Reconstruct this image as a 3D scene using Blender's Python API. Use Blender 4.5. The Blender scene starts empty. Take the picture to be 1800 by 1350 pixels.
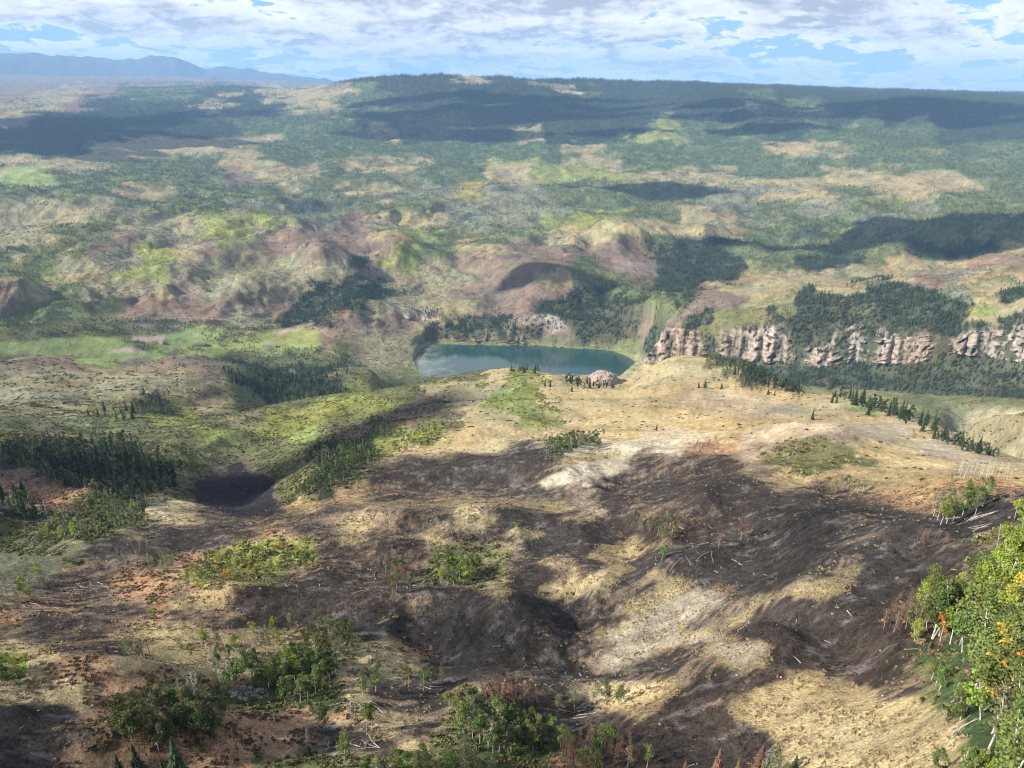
import bpy, math, random
import numpy as np
from mathutils import Matrix, Vector

SC = bpy.context.scene
COL = SC.collection
random.seed(7)
RS = np.random.RandomState(7)

# ------------------------------------------------------------------ camera
CAMZ = 1036.0                      # metres above the lake (lake surface is z = 0)
F = 1334.0                         # focal length in pixels of a 1800 px wide frame
PITCH = math.radians(21.56)
ROLL = math.radians(0.8)
fw = np.array([0, math.cos(PITCH), -math.sin(PITCH)])
r0 = np.array([1.0, 0, 0]); u0 = np.array([0, math.sin(PITCH), math.cos(PITCH)])
rt = math.cos(ROLL) * r0 + math.sin(ROLL) * u0
up = -math.sin(ROLL) * r0 + math.cos(ROLL) * u0
cam_d = bpy.data.cameras.new('camera')
cam_d.sensor_width = 36; cam_d.lens = F / 1800 * 36
cam_d.clip_start = 1.0; cam_d.clip_end = 200000
cam = bpy.data.objects.new('camera', cam_d); COL.objects.link(cam)
cam.matrix_world = Matrix(((rt[0], up[0], -fw[0], 0), (rt[1], up[1], -fw[1], 0), (rt[2], up[2], -fw[2], CAMZ), (0, 0, 0, 1)))
SC.camera = cam

# ------------------------------------------------------------------ sun and sky
SUN_EL = math.radians(33.0)
SUN_AZ = math.radians(-106.0)      # clockwise from +Y: from the left, a little behind the camera
to_sun = Vector((math.sin(SUN_AZ) * math.cos(SUN_EL), math.cos(SUN_AZ) * math.cos(SUN_EL), math.sin(SUN_EL)))
sd = bpy.data.lights.new('sun', 'SUN'); sd.energy = 5.0; sd.angle = math.radians(0.6); sd.color = (1.0, 0.93, 0.82)
sun = bpy.data.objects.new('sun', sd); COL.objects.link(sun)
sun.rotation_euler = (-to_sun).to_track_quat('-Z', 'Y').to_euler()

world = bpy.data.worlds.new('World'); SC.world = world; world.use_nodes = True
SKY_STRENGTH = 0.09
HAZE_DENSITY = 2.5e-5
SC.view_settings.view_transform = 'Standard'
SC.view_settings.look = 'None'
SC.view_settings.exposure = 0.98
SC.view_settings.gamma = 1.0
SC.view_settings.use_curve_mapping = False
SC.cycles.use_denoising = True
SC.cycles.denoising_input_passes = 'RGB_ALBEDO_NORMAL'
SC.cycles.denoising_prefilter = 'ACCURATE'
SC.cycles.pixel_filter_type = 'BLACKMAN_HARRIS'
SC.cycles.filter_width = 1.2
SC.cycles.volume_bounces = 1
SC.cycles.max_bounces = 6
SC.cycles.diffuse_bounces = 2
SC.cycles.transparent_max_bounces = 8


class NT:
    """small helper for node trees"""
    def __init__(self, tree):
        self.t = tree; self.t.nodes.clear()
    def n(self, typ, **kw):
        nd = self.t.nodes.new(typ)
        for k, v in kw.items():
            if k == 'ins':
                for i, val in v.items():
                    if isinstance(val, bpy.types.NodeSocket):
                        self.t.links.new(val, nd.inputs[i])
                    else:
                        nd.inputs[i].default_value = val
            else:
                setattr(nd, k, v)
        return nd
    def math(self, op, a, b=0.0, c=0.0, clamp=False):
        nd = self.n('ShaderNodeMath', operation=op, use_clamp=clamp, ins={0: a, 1: b, 2: c}); return nd.outputs[0]
    def noise(self, vec, scale, detail=5, rough=0.55, dist=0.0):
        nd = self.n('ShaderNodeTexNoise', ins={'Vector': vec, 'Scale': scale, 'Detail': detail, 'Roughness': rough, 'Distortion': dist}); return nd.outputs['Fac']
    def ramp(self, f, a, b, c=0.0, d=1.0, smooth=True):
        nd = self.n('ShaderNodeMapRange', interpolation_type='SMOOTHSTEP' if smooth else 'LINEAR', ins={0: f, 1: a, 2: b, 3: c, 4: d}); return nd.outputs[0]
    def mix(self, f, a, b, mode='MIX'):
        nd = self.n('ShaderNodeMix', data_type='RGBA', blend_type=mode)
        for i, val in ((0, f), (6, a), (7, b)):
            if isinstance(val, bpy.types.NodeSocket): self.t.links.new(val, nd.inputs[i])
            else: nd.inputs[i].default_value = val
        return nd.outputs[2]


def build_world():
    g = NT(world.node_tree)
    sky = g.n('ShaderNodeTexSky', sky_type='NISHITA', sun_disc=False, sun_elevation=SUN_EL, sun_rotation=SUN_AZ, altitude=2500.0,
              air_density=1.0, dust_density=0.6, ozone_density=2.0)
    tc = g.n('ShaderNodeTexCoord')
    sp = g.n('ShaderNodeSeparateXYZ', ins={0: tc.outputs['Generated']})
    x, y, z = sp.outputs
    el = g.math('ARCSINE', z); az = g.math('ARCTAN2', x, y)
    # heights are stretched near the horizon, where far cloud rows crowd together
    eh = g.math('POWER', g.math('MAXIMUM', el, 0.0001), 0.72)
    def vec(sa, se, off, da=0.0, de=0.0):
        return g.n('ShaderNodeCombineXYZ', ins={0: g.math('MULTIPLY', g.math('ADD', az, da), sa), 1: g.math('MULTIPLY', g.math('ADD', eh, de), se), 2: off}).outputs[0]
    big = g.noise(vec(2.6, 11.0, 5.5), 1.0, 3, 0.5)
    def body(da, de):
        a = g.noise(vec(5.2, 17.0, 1.7, da, de), 1.0, 9, 0.58, 0.2)
        b = g.noise(vec(24.0, 40.0, 8.2, da, de), 1.0, 7, 0.6, 0.3)
        wl = g.ramp(el, 0.01, 0.08, 0.62, 0.34, False)
        return g.math('ADD', g.math('MULTIPLY', a, g.math('SUBTRACT', 1.0, wl)), g.math('MULTIPLY', b, wl))
    b0 = body(0.0, 0.0); b1 = body(-0.012, 0.011)
    bias = g.ramp(el, 0.0, 0.085, -0.015, 0.105, False)
    leftb = g.math('MULTIPLY', g.ramp(az, -0.62, -0.30, -0.05, 0.0), g.ramp(el, 0.03, 0.06, 1.0, 0.0))
    b0c = g.math('ADD', b0, g.math('MULTIPLY', g.ramp(az, -0.2, 0.3, 0.0, 0.05), g.ramp(el, 0.0, 0.05, 1.0, 0.0)))
    cov = g.math('ADD', g.math('ADD', b0c, g.math('MULTIPLY', g.math('SUBTRACT', big, 0.5), 0.42)), g.math('ADD', bias, leftb))
    c = g.ramp(cov, 0.478, 0.522)
    lit = g.math('ADD', 0.5, g.math('MULTIPLY', g.math('SUBTRACT', b0, b1), 9.0), clamp=True)
    thick = g.ramp(cov, 0.50, 0.63)
    soft = g.noise(vec(5.0, 16.0, 4.4), 1.0, 4, 0.5)
    shade = g.math('MULTIPLY', g.math('ADD', g.math('MULTIPLY', thick, 0.75), g.ramp(soft, 0.4, 0.65, 0.0, 0.35)), g.math('SUBTRACT', 1.35, lit), clamp=True)
    K = 1.0 / SKY_STRENGTH
    white = (0.70 * K, 0.69 * K, 0.69 * K, 1); grey = (0.27 * K, 0.28 * K, 0.325 * K, 1)
    ccol = g.mix(shade, white, grey)
    blue_low = (0.145 * K, 0.29 * K, 0.50 * K, 1)
    base = g.mix(g.ramp(el, 0.0, 0.35, 0.8, 0.0), sky.outputs[0], blue_low)
    # thin bright veil of far cloud low over the horizon, thinner at the left
    veil = g.math('MULTIPLY', g.math('MULTIPLY', g.ramp(el, 0.0, 0.045, 0.5, 0.0), g.ramp(az, -0.45, 0.1, 0.0, 1.0)), g.ramp(g.noise(vec(6.0, 30.0, 2.2), 1.0, 5, 0.55), 0.35, 0.6, 0.3, 1.0))
    base = g.mix(veil, base, (0.50 * K, 0.54 * K, 0.60 * K, 1))
    upfade = g.ramp(el, 0.35, 1.0, 1.0, 0.35)
    col = g.mix(g.math('MULTIPLY', c, upfade), base, ccol)
    below = g.ramp(el, -0.02, 0.0)
    col = g.mix(below, (0.15 * K, 0.22 * K, 0.34 * K, 1), col)
    bg = g.n('ShaderNodeBackground', ins={0: col, 1: SKY_STRENGTH})
    out = g.n('ShaderNodeOutputWorld'); g.t.links.new(bg.outputs[0], out.inputs[0])


build_world()

# ------------------------------------------------------------------ small tools
PERM = RS.permutation(256); PERM = np.concatenate([PERM, PERM, PERM]).astype(np.int32)
GA = RS.rand(256) * 2 * np.pi; GX = np.cos(GA).astype(np.float32); GY = np.sin(GA).astype(np.float32)


def perlin(x, y, seed=0):
    x = np.asarray(x, np.float32) + np.float32(seed * 17.31); y = np.asarray(y, np.float32) - np.float32(seed * 9.77)
    xf = np.floor(x); yf = np.floor(y)
    xi = xf.astype(np.int32) & 255; yi = yf.astype(np.int32) & 255
    dx = x - xf; dy = y - yf
    u = dx * dx * dx * (dx * (dx * 6 - 15) + 10); v = dy * dy * dy * (dy * (dy * 6 - 15) + 10)
    def h(ix, iy, ax, ay):
        k = PERM[PERM[ix & 255] + (iy & 255)]
        return GX[k] * ax + GY[k] * ay
    a = h(xi, yi, dx, dy); b = h(xi + 1, yi, dx - 1, dy); c = h(xi, yi + 1, dx, dy - 1); d = h(xi + 1, yi + 1, dx - 1, dy - 1)
    return ((a + u * (b - a)) * (1 - v) + (c + u * (d - c)) * v) * 1.5


def fbm(x, y, octv=4, seed=0, gain=0.5):
    s = 0; a = 1; f = 1
    for i in range(octv):
        s = s + a * perlin(x * f, y * f, seed + i * 3); a *= gain; f *= 2.03
    return s


def sstep(a, b, x):
    t = np.clip((x - a) / (b - a), 0, 1); return t * t * (3 - 2 * t)


def ray(px, py):
    px = np.asarray(px, float); py = np.asarray(py, float)
    a = (px - 900) / F; b = (675 - py) / F
    return fw[0] + rt[0] * a + up[0] * b, fw[1] + rt[1] * a + up[1] * b, fw[2] + rt[2] * a + up[2] * b


def azdep(px, py):
    x, y, z = ray(px, py)
    return np.arctan2(x, y), -z / np.hypot(x, y)           # azimuth, tangent of the angle below the horizon


def project(x, y, z):
    z = z - CAMZ
    d = x * fw[0] + y * fw[1] + z * fw[2]; d = np.maximum(d, 1e-3)
    return 900 + F * (x * rt[0] + y * rt[1] + z * rt[2]) / d, 675 - F * (x * up[0] + y * up[1] + z * up[2]) / d


def pchip1(x, y, q):
    x = np.asarray(x, float); y = np.asarray(y, float)
    h = np.diff(x); dl = np.diff(y) / h; m = np.zeros_like(x)
    m[0] = dl[0]; m[-1] = dl[-1]
    for i in range(1, len(x) - 1):
        if dl[i - 1] * dl[i] > 0:
            w1 = 2 * h[i] + h[i - 1]; w2 = h[i] + 2 * h[i - 1]
            m[i] = (w1 + w2) / (w1 / dl[i - 1] + w2 / dl[i])
    q = np.clip(q, x[0], x[-1]); i = np.clip(np.searchsorted(x, q) - 1, 0, len(x) - 2)
    t = (q - x[i]) / h[i]; H = h[i]
    return (2 * t**3 - 3 * t**2 + 1) * y[i] + (t**3 - 2 * t**2 + t) * H * m[i] + (3 * t**2 - 2 * t**3) * y[i + 1] + (t**3 - t**2) * H * m[i + 1]


# ------------------------------------------------------------------ the shape of the land
# Each row is a line across the land (crest, valley foot, shore, cliff foot ...).  'v': seen points (bearing px, py, distance m);
# 'h': points hidden behind a crest (bearing px, distance m, height below the camera).
AZM = math.radians(47.0)
NA = 1000
azc = np.arctan(np.linspace(-math.tan(AZM), math.tan(AZM), NA))
_side = AZM + np.radians(np.linspace(0, 1, 23)[1:] ** 1.5 * 38)
azc = np.concatenate([-_side[::-1], azc, _side]); NA = len(azc)


def row(*pts, n=10):
    A = []; Rr = []; Z = []
    for p in pts:
        if len(p) == 4:                                   # ('h', px, r, z)
            a, _ = azdep(p[1], 600); r = p[2]; z = p[3]
        else:
            a, d = azdep(p[0], p[1]); r = p[2]; z = -r * d
        A.append(float(a)); Rr.append(math.log(r)); Z.append(float(z))
    o = np.argsort(A); A = np.array(A)[o]; Rr = np.array(Rr)[o]; Z = np.array(Z)[o]
    return np.exp(pchip1(A, Rr, azc)), pchip1(A, Z, azc), n


H = 'h'
ROWS = [
 row((H,-200,34,-112),(H,900,30,-108),(H,2000,22,-70), n=8),
 row((-200,1600,105),(0,1600,100),(900,1600,88),(1500,1600,70),(2000,1600,50), n=24),
 row((-200,1360,152),(0,1360,150),(300,1360,145),(600,1360,140),(900,1360,138),(1200,1360,132),(1500,1360,118),(1800,1360,92),(2000,1360,80), n=90),
 row((-200,1200,220),(0,1200,215),(300,1200,210),(600,1200,205),(900,1200,200),(1200,1200,190),(1500,1200,168),(1800,1200,130),(2000,1200,115), n=80),
 row((-200,1080,310),(0,1080,300),(300,1080,278),(600,1080,262),(900,1080,255),(1200,1080,240),(1500,1080,218),(1800,1080,170),(2000,1080,150), n=78),
 row((-200,970,470),(0,970,440),(170,960,400),(300,960,385),(600,960,345),(900,960,330),(1200,960,315),(1500,960,290),(1800,960,235),(2000,960,205), n=62),
 row((-200,885,620),(0,885,600),(200,885,575),(400,885,560),(500,880,520),(600,875,450),(900,880,420),(1200,880,400),(1500,880,370),(1800,880,310),(2000,880,270), n=60),
 row((-200,810,820),(0,810,800),(300,805,780),(450,805,780),(600,800,690),(750,805,600),(900,805,560),(1200,810,520),(1500,815,480),(1800,850,400),(2000,880,350), n=46),
 row((-200,750,1060),(0,750,1050),(300,750,1050),(500,745,1000),(700,745,830),(900,740,780),(1200,742,740),(1500,765,650),(1640,795,560),(1800,830,500),(2000,860,440), n=46),
 # nearest crest
 row((-200,740,1150),(0,735,1180),(200,730,1200),(400,736,1150),(470,715,1180),(560,697,1230),(650,686,1250),(750,672,1250),(830,657,1280),(900,650,1300),(960,656,1280),(1020,674,1200),(1090,681,1150),(1140,656,1350),(1200,634,1500),(1290,648,1400),(1350,670,1250),(1400,690,1150),(1480,702,1040),(1560,720,960),(1640,757,820),(1700,782,740),(1760,803,680),(1850,825,640),(2000,850,600), n=26),
 row((H,-200,1450,-610),(0,700,1500),(200,700,1500),(400,712,1420),(H,480,1450,-650),(H,600,1480,-690),(H,750,1550,-740),(H,900,1600,-790),(H,1050,1500,-740),(H,1200,1850,-900),(H,1350,1550,-820),(H,1500,1350,-730),(H,1640,1080,-640),(H,1760,930,-560),(H,2000,850,-540), n=30),
 # left hills with the shaded far side, right-hand spur
 row((-200,645,2350),(0,640,2300),(100,634,2350),(160,636,2320),(230,640,2250),(340,624,2200),(400,634,2150),(470,655,2020),(560,667,1900),(650,670,1950),(H,720,2250,-1015),(H,900,2250,-1015),(H,1200,2150,-1020),(1500,735,2230),(1580,745,2150),(1650,770,1950),(1720,752,1650),(1800,732,1450),(1900,725,1400),(2000,725,1400), n=34),
 row((H,-200,2650,-1015),(H,0,2650,-1015),(H,340,2600,-1020),(H,500,2450,-1025),(600,662,2620),(750,665,2620),(H,900,2600,-1034),(H,1090,2500,-1034),(H,1200,2300,-1034),(H,1350,2300,-1034),(1500,722,2330),(1650,730,2280),(H,1800,2200,-1034),(H,2000,2150,-1034), n=24),
 row((H,-200,2800,-1005),(H,0,2850,-1010),(H,300,2850,-1015),(600,652,2740),(H,720,2715,-1035),(H,900,2700,-1036),(H,1090,2600,-1036),(H,1180,2450,-1034),(H,1350,2380,-1032),(1500,700,2440),(1650,704,2420),(1800,715,2370),(2000,720,2340), n=50),
 # far edge of the valley floor
 row((-200,566,3200),(0,578,3180),(300,570,3200),(500,572,3150),(600,600,3000),(700,612,2960),(760,604,3040),(900,606,3050),(1020,612,3010),(1080,616,2990),(1120,634,2850),(H,1180,2640,-1015),(H,1300,2520,-1022),(1400,684,2500),(1500,688,2500),(1650,700,2450),(1800,704,2420),(2000,710,2400), n=40),
 # cliff foot
 row((-200,550,3350),(0,556,3350),(300,556,3320),(500,556,3260),(600,570,3150),(700,580,3120),(760,592,3100),(850,598,3075),(990,602,3050),(1040,600,3060),(1090,612,3000),(1130,634,2830),(1200,636,2760),(1290,636,2720),(1390,645,2660),(1440,650,2630),(1520,640,2640),(1640,636,2620),(1700,630,2620),(1800,640,2580),(2000,640,2560), n=44),
 # cliff top
 row((-200,520,3520),(0,525,3500),(300,530,3480),(500,530,3420),(600,550,3250),(700,564,3200),(760,582,3130),(850,590,3085),(990,588,3065),(1030,575,3120),(1080,588,3060),(1110,598,2900),(1140,578,2850),(1200,576,2800),(1250,584,2780),(1290,590,2735),(1380,598,2690),(1420,612,2680),(1500,602,2680),(1560,592,2650),(1630,590,2640),(1670,602,2640),(1720,582,2640),(1800,590,2610),(2000,590,2600), n=46),
 row((-200,470,3900),(0,480,3880),(300,480,3860),(500,480,3820),(600,505,3550),(700,520,3500),(850,520,3480),(1000,520,3450),(1060,560,3250),(1120,540,3050),(1200,520,3040),(1290,520,3000),(1400,518,2990),(1500,515,3000),(1650,505,3030),(1800,495,3050),(2000,480,3100), n=44),
 # crest of the bench above the cliffs
 row((-200,420,4400),(0,432,4300),(300,430,4350),(500,430,4350),(600,452,4100),(700,470,4000),(850,465,4000),(1000,455,4000),(1080,480,3800),(1140,520,3300),(1180,514,3250),(1260,492,3350),(1390,478,3450),(1500,483,3500),(1600,471,3560),(1700,455,3640),(1800,438,3700),(2000,410,3800), n=30),
 row((-200,395,4800),(0,405,4750),(300,405,4800),(500,408,4750),(700,425,4600),(850,425,4600),(1000,420,4600),(1080,440,4300),(H,1150,3700,-900),(H,1260,3750,-960),(H,1400,3850,-960),(H,1600,4000,-960),(H,1800,4150,-940),(H,2000,4300,-900), n=26),
 row((-200,365,5500),(0,370,5400),(300,370,5450),(700,385,5350),(850,390,5300),(1000,388,5350),(1200,410,5000),(1400,415,4950),(1600,405,5050),(1800,390,5200),(2000,380,5300), n=50),
 row((-200,325,6700),(0,330,6600),(300,330,6600),(700,340,6500),(1000,345,6450),(1200,350,6400),(1500,350,6400),(1800,345,6500),(2000,340,6600), n=40),
 row((-200,285,8200),(0,290,8000),(300,290,7900),(700,295,7900),(1000,300,7800),(1200,300,7900),(1500,305,7900),(1800,305,8000),(2000,300,8000), n=44),
 row((-200,240,10500),(0,245,10200),(300,240,10200),(500,240,10000),(700,250,9700),(1000,250,9500),(1200,250,9500),(1500,250,9500),(1800,255,9600),(2000,255,9600), n=42),
 row((-200,200,15000),(0,200,14500),(300,195,13500),(500,190,13000),(700,195,11800),(1000,195,11500),(1200,200,11500),(1500,200,11500),(1800,210,11500),(2000,210,11500), n=40),
 row((-200,165,20000),(0,168,20000),(200,160,19500),(400,158,17500),(520,158,16000),(570,152,15500),(640,139,14500),(800,135,14000),(1000,141,14000),(1200,149,14000),(1400,157,14500),(1600,164,15000),(1700,168,15000),(1800,172,15000),(2000,178,15000), n=36),
 row((-200,150,26000),(0,150,26000),(200,148,25000),(400,152,22000),(H,560,21000,-260),(H,700,20000,-60),(H,1000,20000,-40),(1270,151,21000),(1400,155,21000),(H,1600,20000,-60),(1750,165,21000),(H,2000,20000,-60), n=16),
 row((-200,134,38000),(0,133,38000),(250,136,36000),(500,144,34000),(H,700,34000,-200),(H,1000,34000,-200),(H,1300,34000,-200),(H,1800,34000,-200),(H,2000,34000,-200), n=12),
 row((H,-200,60000,-300),(H,900,60000,-300),(H,2000,60000,-300), n=6),
]
RK = np.array([r[0] for r in ROWS]); ZK = np.array([r[1] for r in ROWS]); NK = len(ROWS)
for k in range(1, NK):
    RK[k] = np.maximum(RK[k], RK[k - 1] * 1.006)
dR = np.diff(RK, axis=0); dl = np.diff(ZK, axis=0) / dR
M = np.zeros_like(ZK); M[0] = dl[0]; M[-1] = dl[-1]
w1 = 2 * dR[1:] + dR[:-1]; w2 = dR[1:] + 2 * dR[:-1]
same = dl[:-1] * dl[1:] > 0
with np.errstate(divide='ignore', invalid='ignore'):
    M[1:-1] = np.where(same, (w1 + w2) / (w1 / dl[:-1] + w2 / dl[1:]), 0.0)
Rl, Zl, Sl = [], [], []
for k in range(NK - 1):
    n = ROWS[k + 1][2]
    ts = np.arange(n) / n
    for t in ts:
        r = RK[k] * (RK[k + 1] / RK[k]) ** t
        u = (r - RK[k]) / dR[k]
        z = (2 * u**3 - 3 * u**2 + 1) * ZK[k] + (u**3 - 2 * u**2 + u) * dR[k] * M[k] + (3 * u**2 - 2 * u**3) * ZK[k + 1] + (u**3 - u**2) * dR[k] * M[k + 1]
        Rl.append(r); Zl.append(z); Sl.append(k - 1 + t)
Rg = np.array(Rl); Zg = np.array(Zl) + CAMZ; S = np.array(Sl)[:, None] + np.zeros((1, NA))
NR = len(Rl)
AZ = azc[None, :] + np.zeros((NR, 1))
Xg = Rg * np.sin(AZ); Yg = Rg * np.cos(AZ)
BROW = 8                               # row index of the nearest crest

# relief: ridges and gullies in fixed sizes, large ones only where the land is far enough not to move the crests
flat = 1 - 0.93 * (sstep(10.3, 11.0, S) * (1 - sstep(13.0, 13.6, S)))
flat *= np.where((S > 9.5) & (S < 12), 0.8, 1.0)
brow_f = 1 - 0.6 * np.exp(-((S - 8) / 0.35) ** 2) - 0.5 * np.exp(-((S - 24) / 0.8) ** 2)
relief = 0
nearf = 1 - sstep(4.5, 7.0, S)
wx = Xg + 0.12 * Rg * 0 + 60 * fbm(Xg / 400, Yg / 400, 2, 40); wy = Yg + 60 * fbm(Xg / 400 + 7, Yg / 400, 2, 41)
for i, lam in enumerate((2200, 1100, 520, 260, 130, 62, 30, 14, 7)):
    f = (1 - sstep(0.20 + .12 * nearf, 0.46 + .26 * nearf, lam / Rg)) * (1 + .45 * nearf) * (1 - sstep(900, 2600, Rg / lam * 1.0))
    if f.max() <= 0: continue
    n = perlin(wx / lam, wy / lam, 50 + i)
    rid = 0.45 - np.abs(perlin(wx / lam + 31, wy / lam, 70 + i)) * 1.6
    amp = {2200: .038, 1100: .046, 520: .068, 260: .075, 130: .070, 62: .066, 30: .052, 14: .040, 7: .030}[lam]
    relief = relief + f * lam * amp * (0.55 * n + 0.6 * rid)
mid = 1 + (0.8 if True else 0) * sstep(13.5, 15, S) * (1 - sstep(19, 21, S))
right_bench = sstep(0.12, 0.2, AZ) * sstep(14, 15, S) * (1 - sstep(18, 19, S))
Zg = Zg + relief * flat * brow_f * mid * (1 - 0.45 * right_bench)

Zg = Zg + (34 * fbm(AZ * 16, S * .4, 4, 91, .55) + 14 * fbm(AZ * 70, S * .6, 3, 92)) * np.exp(-((S - 24) / .55) ** 2) * sstep(-.35, -.1, AZ)

# single knolls and hollows: (px, py, radius across px, radius along px, height m, layer)
def px_of():
    return project(Xg, Yg, Zg)
PX, PY = px_of()
FRONT = S < BROW + 0.02
for (cx, cy, rx, ry, h, fr) in [
    (890, 1085, 70, 34, 5.5, 1), (1400, 1075, 110, 38, 7, 1), (850, 915, 60, 22, 4, 1), (1300, 1180, 120, 40, 5, 1), (690, 975, 60, 25, 3, 1),
    (1060, 1090, 80, 50, -4, 1), (780, 1130, 90, 40, -4.5, 1), (1120, 960, 60, 60, -4, 1), (950, 930, 120, 35, 3, 1), (1250, 880, 120, 30, 3, 1),
    (1500, 1000, 120, 45, 3.5, 1), (600, 1070, 150, 35, 2.5, 1), (300, 1060, 120, 35, 2.5, 1), (180, 1200, 160, 50, 5, 1), (60, 1290, 120, 60, -3, 1),
    (700, 1150, 60, 25, 3.5, 1), (420, 865, 75, 30, -6, 1), (1340, 1150, 80, 26, 4, 1), (1000, 1010, 70, 26, 3.5, 1), (1200, 985, 80, 24, 3, 1), (1420, 930, 110, 26, 4, 1), (1100, 900, 70, 18, 3.5, 1), (680, 910, 90, 18, 3, 1), (520, 950, 80, 22, 3, 1), (1180, 1070, 60, 60, -2.5, 1), (1010, 1150, 100, 26, -3, 1), (430, 1050, 120, 22, 2.5, 1), (1600, 960, 90, 30, 4, 1), (760, 1060, 80, 18, 2.5, 1), (450, 1215, 90, 20, -2.5, 1), (330, 1330, 300, 40, -3, 1), (1150, 1150, 120, 30, -3, 1),
    (1430, 755, 170, 40, 10, 1), (1200, 650, 90, 18, 12, 1), (1000, 830, 200, 24, 5, 1), (1520, 1180, 90, 60, -2, 1), (1230, 1260, 110, 50, 3, 1),
    (555, 452, 55, 22, 75, 0), (310, 500, 70, 30, 60, 0), (690, 440, 50, 24, 80, 0), (150, 480, 70, 30, 50, 0), (640, 560, 80, 36, 45, 0), (790, 560, 70, 25, 30, 0),
    (450, 520, 60, 30, 60, 0), (960, 500, 70, 32, 60, 0), (1090, 410, 90, 22, 70, 0), (20, 520, 50, 30, 55, 0), (560, 510, 50, 25, 45, 0), (400, 450, 60, 20, 50, 0), (240, 430, 60, 18, 45, 0), (860, 450, 60, 20, 50, 0), (720, 370, 90, 16, 50, 0), (460, 395, 80, 14, 45, 0), (930, 300, 120, 14, 40, 0), (1130, 225, 90, 20, 110, 0), (1260, 190, 120, 25, 140, 0), (860, 170, 120, 18, 120, 0), (1600, 195, 90, 20, 120, 0), (560, 680, 0.1, 0.1, 0, 0)]:
    m = FRONT if fr else (S > 10.5)
    d = ((PX - cx) / rx) ** 2 + ((PY - cy) / ry) ** 2
    Zg = Zg + np.where(m & (d < 9), h * (1.9 if fr and cy > 850 else (1.25 if 380 < cy < 600 else 1)) * np.exp(-d), 0)

# the lake basin
LAKE_PX = [(727,634),(731,622),(742,611),(768,604),(830,606),(905,607),(955,608),(1000,612),(1040,613),(1080,617),(1106,628),(1126,642),(1090,662),(1040,659),(960,658),(880,657),(800,660),(760,662),(740,659)]
lx, ly, lz = ray(*np.array(LAKE_PX, float).T); tt = -CAMZ / lz
LAKE = np.stack([lx * tt, ly * tt], 1)


def poly_sd(px, py, poly):
    """signed distance to a polygon, negative inside"""
    P = np.asarray(poly, float); d = np.full(px.shape, 1e18); ins = np.zeros(px.shape, bool)
    for i in range(len(P)):
        a = P[i]; b = P[(i + 1) % len(P)]; e = b - a
        wxx = px - a[0]; wyy = py - a[1]
        t = np.clip((wxx * e[0] + wyy * e[1]) / (e @ e + 1e-9), 0, 1)
        d = np.minimum(d, (wxx - t * e[0]) ** 2 + (wyy - t * e[1]) ** 2)
        c = (a[1] > py) != (b[1] > py)
        with np.errstate(divide='ignore', invalid='ignore'):
            xi = a[0] + (py - a[1]) / (e[1] if abs(e[1]) > 1e-9 else 1e-9) * e[0]
        ins ^= c & (px < xi)
    d = np.sqrt(d); return np.where(ins, -d, d)


near_lake = (S > 9) & (S < 17) & (np.abs(AZ) < 0.5)
sdl = np.full(Xg.shape, 1e4); sdl[near_lake] = poly_sd(Xg[near_lake], Yg[near_lake], LAKE)
Zg = np.where(sdl < 0, -0.4 - np.minimum(-sdl * 0.12, 10), np.where(sdl < 400, np.maximum(Zg, 0.5 + sdl * 0.03), Zg))
Zg = np.where((sdl > 0) & (sdl < 90) & (S > 13), np.minimum(Zg, 3 + np.maximum(sdl - 6, 0) * 1.6), Zg)
Zg = np.maximum(Zg, np.where(sdl < 0, -12.0, -0.2))

PX, PY = project(Xg, Yg, Zg)

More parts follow.
